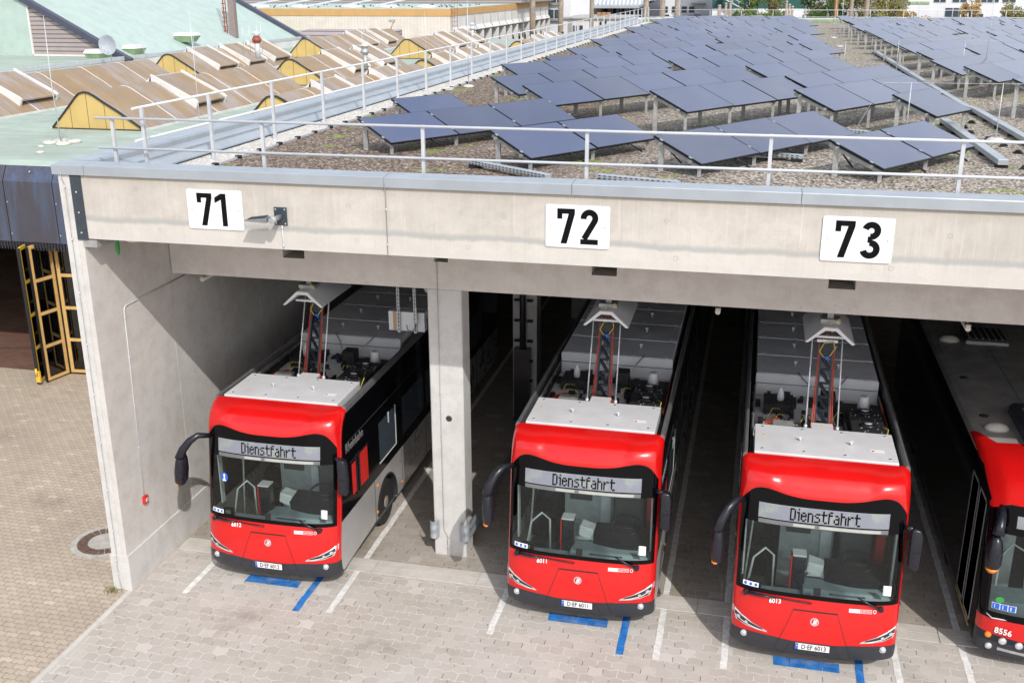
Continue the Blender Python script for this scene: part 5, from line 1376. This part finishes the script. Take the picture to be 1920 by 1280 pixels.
m = MB(); m.box(-8.30, -8.18, 8.66, 8.72, .1, .42); m.cyl((-8.25, 8.64, .3), (-8.25, 8.64, .5), .03); m.build('door_lock', 'yellow_frame', t)

# barrel skylights
PRF = [(0, 0), (.40, .39), (.76, .76), (.98, .99), (1.12, 1.10), (1.28, 1.145), (1.45, 1.125), (1.65, 1.03), (2.0, .81), (2.42, .57), (2.85, .29), (3.29, 0)]
def skylight(x, y, L, vents, label, seed):
    t = thing('barrel_skylight', (x, y, RZ), label, 'skylight', 'ridged skylights with yellow gables on the mint roof')
    m = MB(); P = [(a, b+.04) for a, b in PRF]
    for (a, b) in zip(P, P[1:]): m.face([(a[0], 0, a[1]), (b[0], 0, b[1]), (b[0], L, b[1]), (a[0], L, a[1])])
    m.build('glazing', 'brown_sheet', t, smooth=True)
    m = MB(); m.prism([(a, b+.035) for a, b in PRF], 'y', .0, .03); g = m.build('gable', 'yellow_gable', t)
    m = MB(); m.prism([(a, b+.035) for a, b in PRF], 'y', L-.03, L); m.build('gable', 'yellow_gable', t)
    m = MB()
    for a, b in zip(PRF, PRF[1:]): m.beam((a[0], -.01, a[1]+.035), (b[0], -.01, b[1]+.035), .07, .05)
    m.beam((0, -.01, .01), (3.29, -.01, .01), .06, .05); m.build('gable_trim', 'near_black', g)
    m = MB(); y_ = 2.2
    while y_ < L-1:
        for a, b in zip(PRF, PRF[1:]): m.beam((a[0], y_, a[1]+.045), (b[0], y_, b[1]+.045), .035, .02, up=(0, 0, 1))
        y_ += 2.75
    m.beam((3.33, 0, .03), (3.33, L, .03), .07, .07); m.beam((-.04, 0, .03), (-.04, L, .03), .07, .07); m.build('rib', 'flange', t)
    for v in vents:
        m = MB()
        for yy in (v, v+2.1):
            m.prism([(1.22, 1.16), (1.30, 1.42), (2.95, .59), (3.05, .50), (2.95, .25)], 'y', yy-.05, yy+.05, 'flange')
        m.hexa([(1.32, v+.05, 1.28), (3.0, v+.05, .43), (3.0, v+2.05, .43), (1.32, v+2.05, 1.28), (1.32, v+.05, 1.33), (3.0, v+.05, .48), (3.0, v+2.05, .48), (1.32, v+2.05, 1.33)], 'brown_sheet')
        m.build('vent_flap', None, t)
        m = MB().prism([(0.98, 1.05), (1.30, 1.36), (1.30, 1.18)], 'y', v-.05, v+2.15); m.build('vent_back', 'flange', t)
SK = [(-11.87, 15.73, 13.0, (4.0,), 'large skylight with yellow gable nearest the roof corner behind the railing end'),
      (-18.6, 14.8, 15.6, (4.4, ), 'long brown skylight at the left picture edge without a visible gable'),
      (-12.0, 31.6, 11.5, (3.8, 8.0), 'second yellow gabled skylight of the middle row'),
      (-12.6, 50.3, 15.0, (6.0, 11.0), 'third yellow gabled skylight of the middle row'),
      (-19.6, 34.0, 11.5, (2.0, 5.4, 8.6), 'small looking skylight with yellow gable close to the low grey wall'),
      (-19.3, 50.0, 16.0, (7.0, 11.0), 'yellow gabled skylight in front of the end of the sloping mint roof'),
      (-5.4, 15.8, 14.0, (3.0, 8.5), 'skylight with yellow gable partly hidden by the railing and roof edge'),
      (-5.8, 32.2, 14.5, (1.5, 5.5, 10.0), 'partly hidden skylight right behind the silver roof edge'),
      (-5.2, 49.0, 13.0, (4.0, 8.0), 'rightmost yellow gabled skylight behind the railing')]
for i, s in enumerate(SK): skylight(*s, i)
# tripod foot with tall rod on the mint roof
t = thing('lightning_rod', (-9.41, 12.66, RZ), 'tall thin mast on four white stone weights before the nearest yellow gable', 'lightning rod', 'thin lightning rods on the roofs')
for dx, dy in ((-.30, -.1), (.22, -.22), (.25, .28), (-.2, .25)): MB().lathe([(.20, 0), (.21, .05), (.17, .09), (.04, .10)], (dx, dy, 0), 16).build('stone_weight', 'cream_plastic', t)
MB().tube([(0, 0, .1), (-.05, 0, 1.8), (.0, 0, 3.6)], [.02, .014, .007], n=6).build('rod', 'galv_light', t)
m = MB(); [m.tube([(dx, dy, .08), (0, 0, .3)], .012, n=5) for dx, dy in ((-.30, -.1), (.22, -.22), (.25, .28), (-.2, .25))]; m.build('bracket', 'galv_dull', t)
for (x, y, h, lab) in ((-3.47, 10.2, 4.0, 'tall thin mast between the corner of the railing and the first yellow gable'), (-20.8, 36, 2.6, 'thin rod in front of the brown louvred triangle'), (-16.8, 34, 2.4, 'thin rod right of the satellite dish'), (-6.5, 30, 3.2, 'thin rod rising between the skylights'), (-8.7, 46, 3, 'thin rod before the cream hall wall')):
    rod(x, y, h, lab, RZ)
m = MB().lathe([(.12, 0), (.12, .03), (.05, .05)], (-8.9, 11.0, RZ), 12); tag(m.build('stone_weight', 'cream_plastic'), 'small round stone lying on the mint roof left of the railing end', 'stone', 'loose stones on the mint roof')
m = MB().lathe([(.09, 0), (.09, .03), (.05, .05)], (-9.6, 12.0, RZ), 12); tag(m.build('stone_weight', 'cream_plastic'), 'small round stone beside the mast weights', 'stone', 'loose stones on the mint roof')
# dish, vents, chimneys
t = thing('satellite_dish', (-22.85, 36, 6.66), 'grey satellite dish at the lower corner of the louvred triangle', 'satellite dish')
MB().lathe([(.02, .10), (.2, .07), (.38, .0), (.50, -.08), (.52, -.08), (.38, .03), (.2, .10), (.02, .13)], (0, 0, .82), 28, axis='y').build('dish', 'dish_grey', t)
m = MB(); m.tube([(0, .15, 0), (0, .15, .8)], .03); m.tube([(0, .1, .4), (0, -.45, .55)], .015); m.box(-.04, .04, -.5, -.42, .5, .6); m.build('mount', 'galv_light', t)
def cowl(x, y, z, label, col, s=1.):
    t = thing('roof_ventilator', (x, y, z), label, 'ventilator', 'roof ventilators on the mint roof')
    MB().cyl((0, 0, 0), (0, 0, 1.1*s), .19*s, n=16).build('duct', 'galv_light' if col != 'galv_dull' else 'galv_dull', t)
    MB().lathe([(.19*s, 1.1*s), (.36*s, 1.3*s), (.36*s, 1.38*s), (.22*s, 1.62*s), (.16*s, 1.64*s)], (0, 0, 0), 16).build('collar', col, t)
    MB().lathe([(.42*s, 1.80*s), (.42*s, 1.82*s), (.10*s, 2.0*s), (.02, 2.02*s)], (0, 0, 0), 16).build('rain_hat', 'galv_light', t)
    m = MB(); [m.tube([(.2*s*math.cos(a), .2*s*math.sin(a), 1.6*s), (.34*s*math.cos(a), .34*s*math.sin(a), 1.86*s)], .012, n=5) for a in (0, 1.57, 3.14, 4.71)]; m.build('strut', 'galv_dull', t)
cowl(-15.4, 38, 6.75, 'ventilator with red brown collar between the skylights', 'rust_red', .70)
cowl(-6.4, 30, 6.9, 'grey conical ventilator standing behind the silver railing', 'galv_dull', .55)
cowl(-10.2, 62, 6.6, 'pale pyramid topped ventilator before the open bays of the cream hall', 'galv_light', .6)
def boxvent(x, y, z, sx, label):
    t = thing('roof_fan', (x, y, z), label, 'ventilator', 'low box fans on the mint roof')
    m = MB(); m.hexa([(-.45*sx, -.4, .05), (.45*sx, -.4, .05), (.45*sx, .4, .05), (-.45*sx, .4, .05), (-.7*sx, -.6, .42), (.7*sx, -.6, .42), (.7*sx, .6, .42), (-.7*sx, .6, .42)]); m.build('fan_housing', 'pale_green', t)
    MB().hexa([(-.72*sx, -.62, .42), (.72*sx, -.62, .42), (.72*sx, .62, .42), (-.72*sx, .62, .42), (-.6*sx, -.5, .62), (.6*sx, -.5, .62), (.6*sx, .5, .62), (-.6*sx, .5, .62)]).build('fan_cover', 'roof_white', t)
boxvent(-24.8, 47.5, 7.0, .9, 'wide pale green box fan in front of the mint slope'); boxvent(-25.0, 38.2, 6.5, .7, 'small box fan right of the satellite dish'); boxvent(-24.5, 41, 6.6, .6, 'white box fan just left of the wide green one')
m = MB(); 
for i, (dx) in enumerate((0, .35, .75, .95)): m.tube([(-17.2+dx, 40+.1*i, 6.9), (-17.2+dx, 40+.1*i, 8.4)], .018, n=6)
tag(m.build('antenna_mast', 'galv_light'), 'group of thin vertical antenna masts beside the red hatted ventilator', 'antenna')
tag(MB().cyl((-31.8, 41, 6.66), (-31.8, 41, 7.05), .2, n=12, m='amber').build('beacon', 'amber'), 'small orange beacon at the left before the louvred triangle', 'beacon')
# big sloping mint roof with louvred gable
B = thing('sloping_roof_hall', (0, 0, 0), 'tall hall with steep plain mint roof and brown louvred gable triangle', 'building')
zE = 6.68; sl = .525; xE = -24.3
def zz(x): return zE+(xE-x)*sl
MB().prism([(xE, zE-.05), (-56, zz(-56)-.05), (-56, 6.4), (xE, 6.4)], 'y', 39.35, 62.95).build('roof', 'mint_slope', B)
MB().prism([(xE-.1, zE), (-29.75, zz(-29.65)-.02), (-29.75, zE)], 'y', 39.28, 39.345).build('louvre_panel', 'louvre', B)
m = MB(); m.beam((-29.8, 39.26, 6.7), (-29.8, 39.26, 10.5), .10, .10); m.beam((-29.8, 39.26, 6.7), (-24.4, 39.26, 6.7), .1, .08); m.build('louvre_frame', 'cream_wall2', B)
MB().box(-60, -29.85, 39.20, 39.34, 6.5, 16).build('gable_wall', 'mint_slope', B)
m = MB(); m.beam((xE+.6, 39.25, zz(xE+.6)+.06), (-45, 39.25, zz(-45)+.06), .42, .30); m.build('verge', 'dark_edge', B)
m = MB(); m.beam((xE+.8, 63.1, zz(xE+.8)+.10), (-45, 63.1, zz(-45)+.10), .45, .30); m.build('verge', 'dark_edge', B)
MB().box(-25.35, -24.9, 54.2, 54.6, 6.62, 13.5).build('chimney_duct', 'brown_duct', B)
m = MB(); m.box(-25.72, -25.66, 54.2, 54.25, 7.0, 13.5); m.box(-25.55, -25.5, 54.2, 54.25, 7.0, 13.5)
for i in range(22): m.box(-25.80, -25.5, 54.18, 54.24, 7.1+i*.3, 7.16+i*.3)
m.build('roof_ladder', 'rust_red', B)
# brown low roof and dark strip behind skylights
t = thing('low_shed', (0, 0, 0), 'low shed with grey brown roof behind the skylights, before the cream hall', 'building')
MB().prism([(64.5, 6.3), (64.5, 6.75), (68, 7.05), (68, 6.3)], 'x', -25.5, -17.6).build('roof', 'louvre', t)
MB().box(-25.4, -17.7, 64.6, 68, 5, 6.3).build('wall', 'slate', t)
t = thing('low_shed', (0, 0, 0), 'dark flat sheds between the skylights and the cream hall', 'building')
MB().box(-17.5, -11.5, 66.0, 70, 5.2, 6.15).build('wall', 'slate', t); MB().box(-17.4, -14, 70.2, 73, 5.5, 6.5).build('wall', 'yellow_gable' if 0 else 'cream_cladding', t)
t = thing('floodlight', (-17.6, 66, 6.9), 'small floodlight on a slanted bracket in front of the cream hall wall', 'lamp')
MB().tube([(-.35, 0, 0), (0, 0, .75)], .05).build('bracket', 'tan_label', t); MB().box(-.35, .12, -.1, .1, .75, .95).build('lamp_head', 'galv_dull', t)

# ------------------------------------------------------------------ cream hall with orange band
C = thing('cream_hall', (0, 0, 0), 'cream clad hall with an orange band below its mint roof', 'building')
X0, Y0_, Y1_ = -15.65, 75, 118
MB().box(-60, X0, Y0_, Y1_, 0.0, 7.88).build('wall', 'cream_cladding', C) if 0 else None
MB().box(-60, X0, Y0_, Y0_+.3, 4, 7.88).build('wall', 'cream_cladding', C)
m = MB(); m.box(-60, X0+.06, Y0_-.06, Y0_+.0, 7.88, 8.46); m.box(X0, X0+.06, Y0_, Y1_, 7.88, 8.46); m.build('orange_band', 'orange_band', C)
m = MB(); m.prism([(X0, 6.9), (X0, 7.88), (X0-.3, 7.88), (X0-.3, 6.7), (X0+.22, 6.45), (X0+.26, 6.52)], 'y', Y0_+.3, Y1_); m.build('side_wall', 'cream_wall2', C)
m = MB()
for i in range(14): y = 77+i*3.0; m.beam((X0+.02, y, 7.75), (X0+.05, y, 7.0), .06, .04); m.beam((X0+.05, y, 7.0), (X0+.28, y, 6.52), .06, .04)
m.build('bracket', 'galv_dull', C)
m = MB()
for i in range(15): y = 76.6+i*2.95; m.prism([(X0+.2, 0), (X0+.2, 6.35), (X0-.6, 6.6), (X0-.5, 5.9), (X0-.15, 5.0), (X0-.25, 0)], 'y', y-.25, y+.25)
m.build('column', 'cream_wall2', C)
MB().box(-59, X0-.9, 75.3, Y1_, 0, 6.5).build('bay_shade_block', 'near_black', C)  # solid dark block added for the shade inside the open bays
m = MB()
for i in range(3): m.box(X0-.8, X0-.7, 76, Y1_, 4.4+i*.6, 4.5+i*.6)
m.build('bay_rail', 'galv_dull', C)
MB().box(-60, X0, Y0_, Y1_, 8.30, 8.48).build('roof', 'mint_slope', C)
for x in (-19.0, -22.5, -26, -31, -35): MB().lathe([(1.0, 0), (.9, .12), (.5, .22), (.05, .26)], (x, 79, 8.48), 18).build('dome_light', 'alu_white', C)
m = MB(); rnd = random.Random(2)
for i in range(90): x, y = rnd.uniform(-38, -16.5), rnd.uniform(77, 92); m.box(x, x+.14, y, y+.12, 8.48, 8.58)
m.build('roof_bracket', 'slate', C)
m = MB()
for i in range(5): x = -37+i*3.2; m.beam((x, 80, 8.6), (x+2.6, 92, 9.7), .18, .12)
m.build('roof_pipe', 'alu_white', C)
MB().box(-60, -15, 100, 118, 8.5, 9.8).build('upper_storey', 'louvre', C)
m = MB()
for zz_ in range(8): m.box(-15.5, -15.0, 75.0, 75.03, 6.0+zz_*.35, 6.03+zz_*.35)
for x in (-15.5, -15.25, -15.0): m.box(x-.01, x+.01, 75.0, 75.03, 5.8, 9.2)
m.build('ladder', 'rust_red', C)

# ------------------------------------------------------------------ distant buildings
def windows(b, rects, y, par, mat='dark_glass'):
    for (x0, x1, z0_, z1_) in rects:
        f = MB().box(x0, x1, y-.06, y-.01, z0_, z1_).build('window', 'galv_light', par)
        m = MB(); n = max(1, round((x1-x0)/.9)); w = (x1-x0)/n
        for i in range(n): m.box(x0+i*w+.06, x0+(i+1)*w-.06, y-.09, y-.061, z0_+.07, z1_-.07)
        m.build('pane', mat, f)
O = thing('office_building', (0, 0, 0), 'white office block with banded windows behind the end of the cream hall', 'building')
MB().box(-22, -13.2, 119, 135, 0, 22).build('wall', 'white_wall', O)
windows(O, [(-20, -17.2, 6.35, 7.5), (-16.2, -14.0, 6.35, 7.5), (-20, -17.2, 8.2, 9.9), (-16.4, -14.0, 8.2, 9.9), (-20, -14, 11, 13)], 119, O)
MB().box(-22, -13.9, 118.6, 118.99, 6.15, 6.3).build('sill', 'galv_dull', O); MB().box(-22, -13.9, 118.6, 118.99, 8.0, 8.15).build('sill', 'galv_dull', O)
MB().box(-13.19, -10.9, 120, 130, 0, 20).build('stair_tower', 'white_wall', O)
Lw = thing('low_annex', (0, 0, 0), 'low white brick annex with two dark windows beyond the left railing', 'building')
MB().box(-11.6, -4.5, 105, 118, 0, 6.75).build('wall', 'cream_wall2', Lw); MB().box(-11.8, -4.3, 104.8, 118.2, 6.751, 6.9).build('roof', 'galv_dull', Lw)
windows(Lw, [(-10.3, -9.8, 5.35, 6.15), (-9.6, -9.1, 5.35, 6.15)], 105, Lw, 'dark_glass')
m = MB(); m.box(-7.3, -7.1, 104.9, 105, 6.1, 6.5); m.box(-6.75, -6.55, 104.9, 105, 6.2, 6.6); m.build('opening', 'near_black', Lw)
P_ = thing('loading_canopy', (0, 0, 0), 'dark open loading hall under a pale corrugated canopy roof', 'building')
MB().prism([(122, 7.55), (122, 7.85), (150, 8.7), (150, 8.4)], 'x', -16, -5.0).build('canopy_roof', 'galv', P_)
m = MB()
for i in range(22): x = -15.8+i*.5; m.hexa([(x, 124, 7.95), (x+.22, 124, 7.95), (x+.22, 124.2, 7.95), (x, 124.2, 7.95), (x, 125, 8.6), (x+.22, 125, 8.6), (x+.22, 125.2, 8.6), (x, 125.2, 8.6)])
m.build('roof_light', 'alu_white', P_)
MB().box(-16, -5, 134, 150, 0, 8.2).build('back_wall', 'slate', P_)
m = MB()
for i in range(9): x = -15.5+i*1.15; m.box(x, x+.12, 132, 132.2, 0, 7.9); m.box(x+.3, x+.75, 133.9, 134-.01, 6.5, 7.4)
m.build('column', 'galv_light', P_)
MB().box(-16, -6, 126, 134, 0, 5.9).build('loading_dock', 'concrete_inner', P_)
rnd = random.Random(9)
for i in range(6):
    x = -8.8+i*.75; o = MB().box(x, x+.6, 127, 127.8, 5.9, 6.2+rnd.uniform(.1, .4)).build('crate', 'brown_box' if i % 3 == 1 else 'galv_light'); tag(o, 'small distant crate stacked on the loading dock', 'crate', 'crates on the loading dock')
W_ = thing('white_warehouse', (0, 0, 0), 'long white warehouse with small square windows behind the far railing', 'building')
MB().box(-11.2, 2.6, 150, 175, 0, 24).build('wall', 'white_wall', W_)
windows(W_, [(-8.8, -8.3, 6.5, 7.2), (-11.0, -10.6, 6.5, 7.2), (-4.7, -3.8, 6.3, 7.3), (-3.3, -2.4, 6.3, 7.3), (-1.9, -1.0, 6.3, 7.3), (-.8, .1, 6.3, 7.3)], 150, W_)
MB().box(-6.1, -5.1, 149.9, 149.98, 5.4, 7.3).build('door', 'slate', W_)
MB().box(-6, 2.6, 149.4, 149.99, 5.0, 6.15).build('dado', 'galv_dull', W_)
MB().box(-.5, 1.6, 148.5, 149.9, 7.7, 7.85).build('canopy', 'galv_dull', W_)
V = thing('green_warehouse', (0, 0, 0), 'dark green clad warehouse with white base and outside stair', 'building')
MB().box(3.0, 15.6, 142, 165, 7.1, 22).build('wall', 'dark_green_wall', V); MB().box(3.0, 15.8, 141.95, 165, 0, 7.099).build('base', 'white_wall', V)
MB().box(15.6, 16.0, 141.8, 142.3, 0, 22).build('corner_trim', 'white_wall', V)
m = MB(); m.beam((4.3, 141, 8.6), (8.2, 141, 6.6), .8, .12); m.beam((4.3, 140.6, 9.3), (8.2, 140.6, 7.3), .06, .08); m.box(3.8, 4.6, 140.6, 141.9, 8.3, 8.5); [m.box(4.2+i*.8, 4.26+i*.8, 140.55, 140.62, 8.7-i*.42, 9.3-i*.41) for i in range(5)]; m.box(7.9, 8.1, 141, 141.2, 5, 10.5); m.build('outside_stair', 'alu_white', V)
Q = thing('white_factory', (0, 0, 0), 'white factory building with rows of windows behind the autumn trees at the right', 'building')
MB().box(30, 62, 152, 175, 0, 24).build('wall', 'white_wall', Q)
windows(Q, [(35.2, 37.3, 5.6, 7.1), (38.6, 40.4, 5.6, 6.3), (44.5, 46.4, 5.6, 6.3), (33.5, 35.2, 7.75, 9.2), (36.0, 38.0, 7.75, 9.2), (39.0, 42.2, 7.75, 9.2), (42.6, 44.4, 7.75, 9.2), (46, 50, 7.75, 9.2)], 152, Q)
MB().box(30, 33, 151.9, 151.99, 7.55, 7.9).build('eaves', 'pale_green', Q)
t = thing('parked_car', (1.9, 128, 5.95), 'small distant car with a dark roof behind the far railing', 'car')
MB().prism([(-1.2, 0), (-1.15, .35), (-.7, .5), (-.35, .85), (.5, .85), (.9, .5), (1.2, .4), (1.25, 0)], 'y', -.8, .8).build('body', 'slate', t); MB().box(-.3, .45, -.82, .82, .52, .78).build('window', 'dark_glass', t)
t = thing('parked_car', (-2.1, 128, 5.95), 'small distant white car behind the far railing', 'car')
MB().prism([(-1.2, 0), (-1.15, .35), (-.7, .5), (-.35, .8), (.5, .8), (.9, .5), (1.2, .4), (1.25, 0)], 'y', -.8, .8).build('body', 'alu_white', t); MB().box(-.3, .45, -.82, .82, .5, .74).build('window', 'dark_glass', t)
tag(sheet('far_yard', -40, 70, 119, 149, 5.9, 'distant_ground'), kind='structure')
m = MB().box(-11.2, -9.8, 96, 96.8, 5.9, 6.3); bpy.data.objects.remove(m.build('x', 'brown_box'))
for i in range(3): tag(MB().box(-8.4+i*.55, -7.95+i*.55, 110, 110.4, 6.9, 7.35).build('crate', 'brown_box'), 'brown cardboard box on the white annex roof beyond the far corner of the railing', 'box', 'brown boxes beyond the rear corner')
def pole(x, y, h, mat, label, r=.16):
    t = thing('pole', (x, y, 0), label, 'pole', 'tall poles behind the depot')
    MB().tube([(0, 0, 0), (0, 0, h)], [r*1.1, r*.85], n=10).build('shaft', mat, t); MB().cyl((0, 0, h-.02), (0, 0, h+.15), r*.9, n=10).build('pole_cap', 'galv_dull', t)
for i, (x, y, h, mt, r, lab) in enumerate([(-13.9, 100.5, 16, 'wood_pole', .32, 'thick brown pole in front of the end of the cream hall'), (-10.75, 100, 16, 'wood_pole', .28, 'thick brown pole before the white office block'), (-7.44, 100, 16, 'wood_pole', .22, 'brown pole before the loading canopy'),
     (-1.75, 100, 14, 'wood_pole', .30, 'pole left of the warehouse door'), (-.6, 108, 8.5, 'wood_pole', .14, 'short thin pole near the warehouse door'), (-.04, 100, 14, 'wood_pole', .24, 'pole right of the warehouse door'), (1.43, 100, 14, 'wood_pole', .24, 'pole before the square warehouse windows'),
     (5.75, 100, 8.2, 'wood_pole', .2, 'left short post before the green warehouse stair'), (6.4, 100, 8.4, 'wood_pole', .15, 'middle short post before the green warehouse stair'), (6.85, 100, 8.6, 'wood_pole', .15, 'right short post before the green warehouse stair'),
     (12.4, 100, 8.6, 'wood_pole', .14, 'left of the three short posts right of the bushes'), (12.7, 100, 8.3, 'wood_pole', .14, 'middle of the three short posts right of the bushes'), (13.0, 100, 8.1, 'wood_pole', .14, 'right of the three short posts right of the bushes'),
     (17.22, 100, 15, 'rust_pole', .2, 'orange brown pole in front of the dark green trees'), (18.69, 100, 15, 'wood_pole', .2, 'grey pole in front of the dark green trees'), (20.16, 100, 15, 'wood_pole', .24, 'grey pole between green and olive trees')]): pole(x, y, h, mt, lab, r)
# striped marker stacks and vegetation left of the depot
rnd = random.Random(12)
for i, (x, y) in enumerate([(-12.3, 88), (-11.5, 89), (-10.4, 90), (-8.9, 91)]):
    t = thing('marker_post', (x, y, 3.2), 'yellow and black banded marker post beyond the left railing', 'post', 'banded marker posts')
    for k in range(7): MB().cyl((0, 0, k*.4), (0, 0, k*.4+.39), .14, n=10).build('band', 'yellow_frame' if k % 2 else 'black_matt', t)

# ------------------------------------------------------------------ trees
def tree(x, y, zc, rx, rz, mat, label, n=1500, base=0., kind='tree', leaf=.33):
    t = thing(kind, (x, y, base), label, 'tree' if kind == 'tree' else 'bush', 'trees and bushes behind the depot'); rnd = random.Random(int(x*31+y))
    m = MB(); m.tube([(0, 0, 0), (.1, 0, (zc-base)*.5), (0, .1, zc-base)], [.25, .18, .08], n=8)
    for i in range(7):
        a = rnd.uniform(0, 6.28); m.tube([(0, 0, (zc-base)*rnd.uniform(.3, .7)), (rx*.7*math.cos(a), rx*.7*math.sin(a), zc-base+rnd.uniform(-.3, .5)*rz)], [.09, .03], n=5)
    m.build('trunk', 'bark', t)
    m = MB(); cl = []
    for i in range(26):
        a, b = rnd.uniform(0, 6.28), rnd.uniform(-1, 1); r = rnd.uniform(.35, 1); cl.append((rx*r*math.cos(a)*math.sqrt(1-b*b*.7), rx*r*math.sin(a)*math.sqrt(1-b*b*.7), rz*b*r, rnd.uniform(.22, .42)))
    for i in range(n):
        c = rnd.choice(cl); u = Vector((rnd.gauss(0, 1), rnd.gauss(0, 1), rnd.gauss(0, .8))).normalized()*rnd.uniform(.5, 1.05)
        p = Vector((c[0]+u.x*c[3]*rx, c[1]+u.y*c[3]*rx, zc-base+c[2]+u.z*c[3]*rz))
        d = Vector((rnd.uniform(-1, 1), rnd.uniform(-1, 1), rnd.uniform(-1, 1))).normalized(); e = d.orthogonal().normalized(); s = leaf*rnd.uniform(.5, 1.1)
        m.face([p-d*s*.5, p+e*s*.32, p+d*s*.5, p-e*s*.32])
    m.build('crown', mat, t, recalc=False)
for a in [(8.6, 132, 8.5, 1.6, 2.6, 'leaf_mid', 'slim green tree before the green warehouse', 1500), (11.2, 133, 8.8, 1.5, 3.0, 'leaf_olive', 'olive green conifer before the green warehouse', 1500), (7.4, 128, 5.9, 2.2, 1.3, 'leaf_mid', 'low green bush left of the slim green tree', 1500, 0, 'bush'), (10.5, 128, 6.0, 2.6, 1.5, 'leaf_mid', 'low green bush at the foot of the olive conifer', 1500, 0, 'bush'),
          (16.5, 122, 8.2, 2.4, 3.6, 'leaf_dark', 'dark green tree just right of the green warehouse', 2200), (19.0, 123, 8.5, 2.4, 3.6, 'leaf_mid', 'bright green tree behind the two grey poles', 2200), (17.5, 120, 6, 2.4, 1.6, 'leaf_dark', 'dark bush below the green trees', 1400, 0, 'bush'),
          (22.0, 122, 8.4, 2.6, 3.4, 'leaf_olive', 'olive brown tree right of the grey poles', 2200), (24.8, 124, 8.6, 2.4, 3.4, 'leaf_olive', 'large olive tree turning brown', 2200), (23.3, 119, 6, 2.6, 1.5, 'leaf_dark', 'dark shrubs under the olive trees', 1300, 0, 'bush'), (27.3, 125, 6.2, 2.0, 1.3, 'leaf_autumn', 'orange brown bush before the white factory', 1300, 0, 'bush'),
          (34.0, 125, 7.7, 1.5, 2.0, 'leaf_autumn', 'orange tree before the white factory', 1100), (39.0, 125, 6.6, 1.8, 1.5, 'leaf_olive', 'small tree at the right edge before the white factory', 1100)]: tree(*a)
tree(-9.5, 93, 4.6, 1.3, 1.1, 'leaf_dark', 'dark bush beyond the left railing beside the marker posts', 900, 3, 'bush'); tree(-6.2, 96, 5.0, .9, .7, 'leaf_mid', 'small green bush before the white annex', 600, 3, 'bush')

# ------------------------------------------------------------------ camera, sun, sky
cam = bpy.data.cameras.new('camera'); co = bpy.data.objects.new('camera', cam); COL.objects.link(co); SC.camera = co
cam.sensor_width = 36; cam.lens = 1969.0/1920*36; cam.clip_end = 3000; cam.clip_start = .1
yaw, pit, rol = .2288, -.3272, -.0035
fwd = Vector((-math.sin(yaw)*math.cos(pit), math.cos(yaw)*math.cos(pit), math.sin(pit))); right = Vector((math.cos(yaw), math.sin(yaw), 0)); up = right.cross(fwd)
r2 = right*math.cos(rol)+up*math.sin(rol); u2 = -right*math.sin(rol)+up*math.cos(rol)
Mx = Matrix((( r2.x, u2.x, -fwd.x, 10.5179), (r2.y, u2.y, -fwd.y, -14.625), (r2.z, u2.z, -fwd.z, 10.3796), (0, 0, 0, 1))); co.matrix_world = Mx
sd = Vector((-.64, 1.0, -1.08)).normalized()      # direction the light travels
sun = bpy.data.lights.new('sun', 'SUN'); sun.energy = 2.4; sun.angle = R(.6); sun.color = (1, .965, .92)
so = bpy.data.objects.new('sun', sun); COL.objects.link(so); so.rotation_euler = sd.to_track_quat('-Z', 'Y').to_euler()
w = bpy.data.worlds.new('World'); SC.world = w; w.use_nodes = True; nt = w.node_tree
bg = nt.nodes['Background']; sk = nt.nodes.new('ShaderNodeTexSky'); sk.sky_type = 'NISHITA'; sk.sun_disc = False
el = math.asin(-sd.z); sk.sun_elevation = el; sk.sun_rotation = math.atan2(-sd.x, -sd.y); sk.air_density = 1.0; sk.dust_density = 2.5; sk.ozone_density = 1.0
hn = N(nt); tc = hn.n('ShaderNodeTexCoord').outputs['Generated']; cl = hn.noise(hn.vmul(tc, (1.6, 1.6, 4.0)), 1.5, 6, .6); skc = hn.mix(hn.mr(cl, .40, .60, .15, .75), sk.outputs[0], (7.0, 7.2, 7.6, 1)); nt.links.new(skc, bg.inputs[0]); bg.inputs[1].default_value = .15  # unseen cloud noise added to whiten panel reflections and lift the fill
SC.view_settings.view_transform = 'Standard'; SC.view_settings.look = 'None'; SC.view_settings.exposure = .30; SC.view_settings.gamma = 1
SC.cycles.max_bounces = 6; SC.cycles.transparent_max_bounces = 12; SC.cycles.diffuse_bounces = 3; SC.cycles.glossy_bounces = 3
SC.cycles.caustics_reflective = False; SC.cycles.caustics_refractive = False
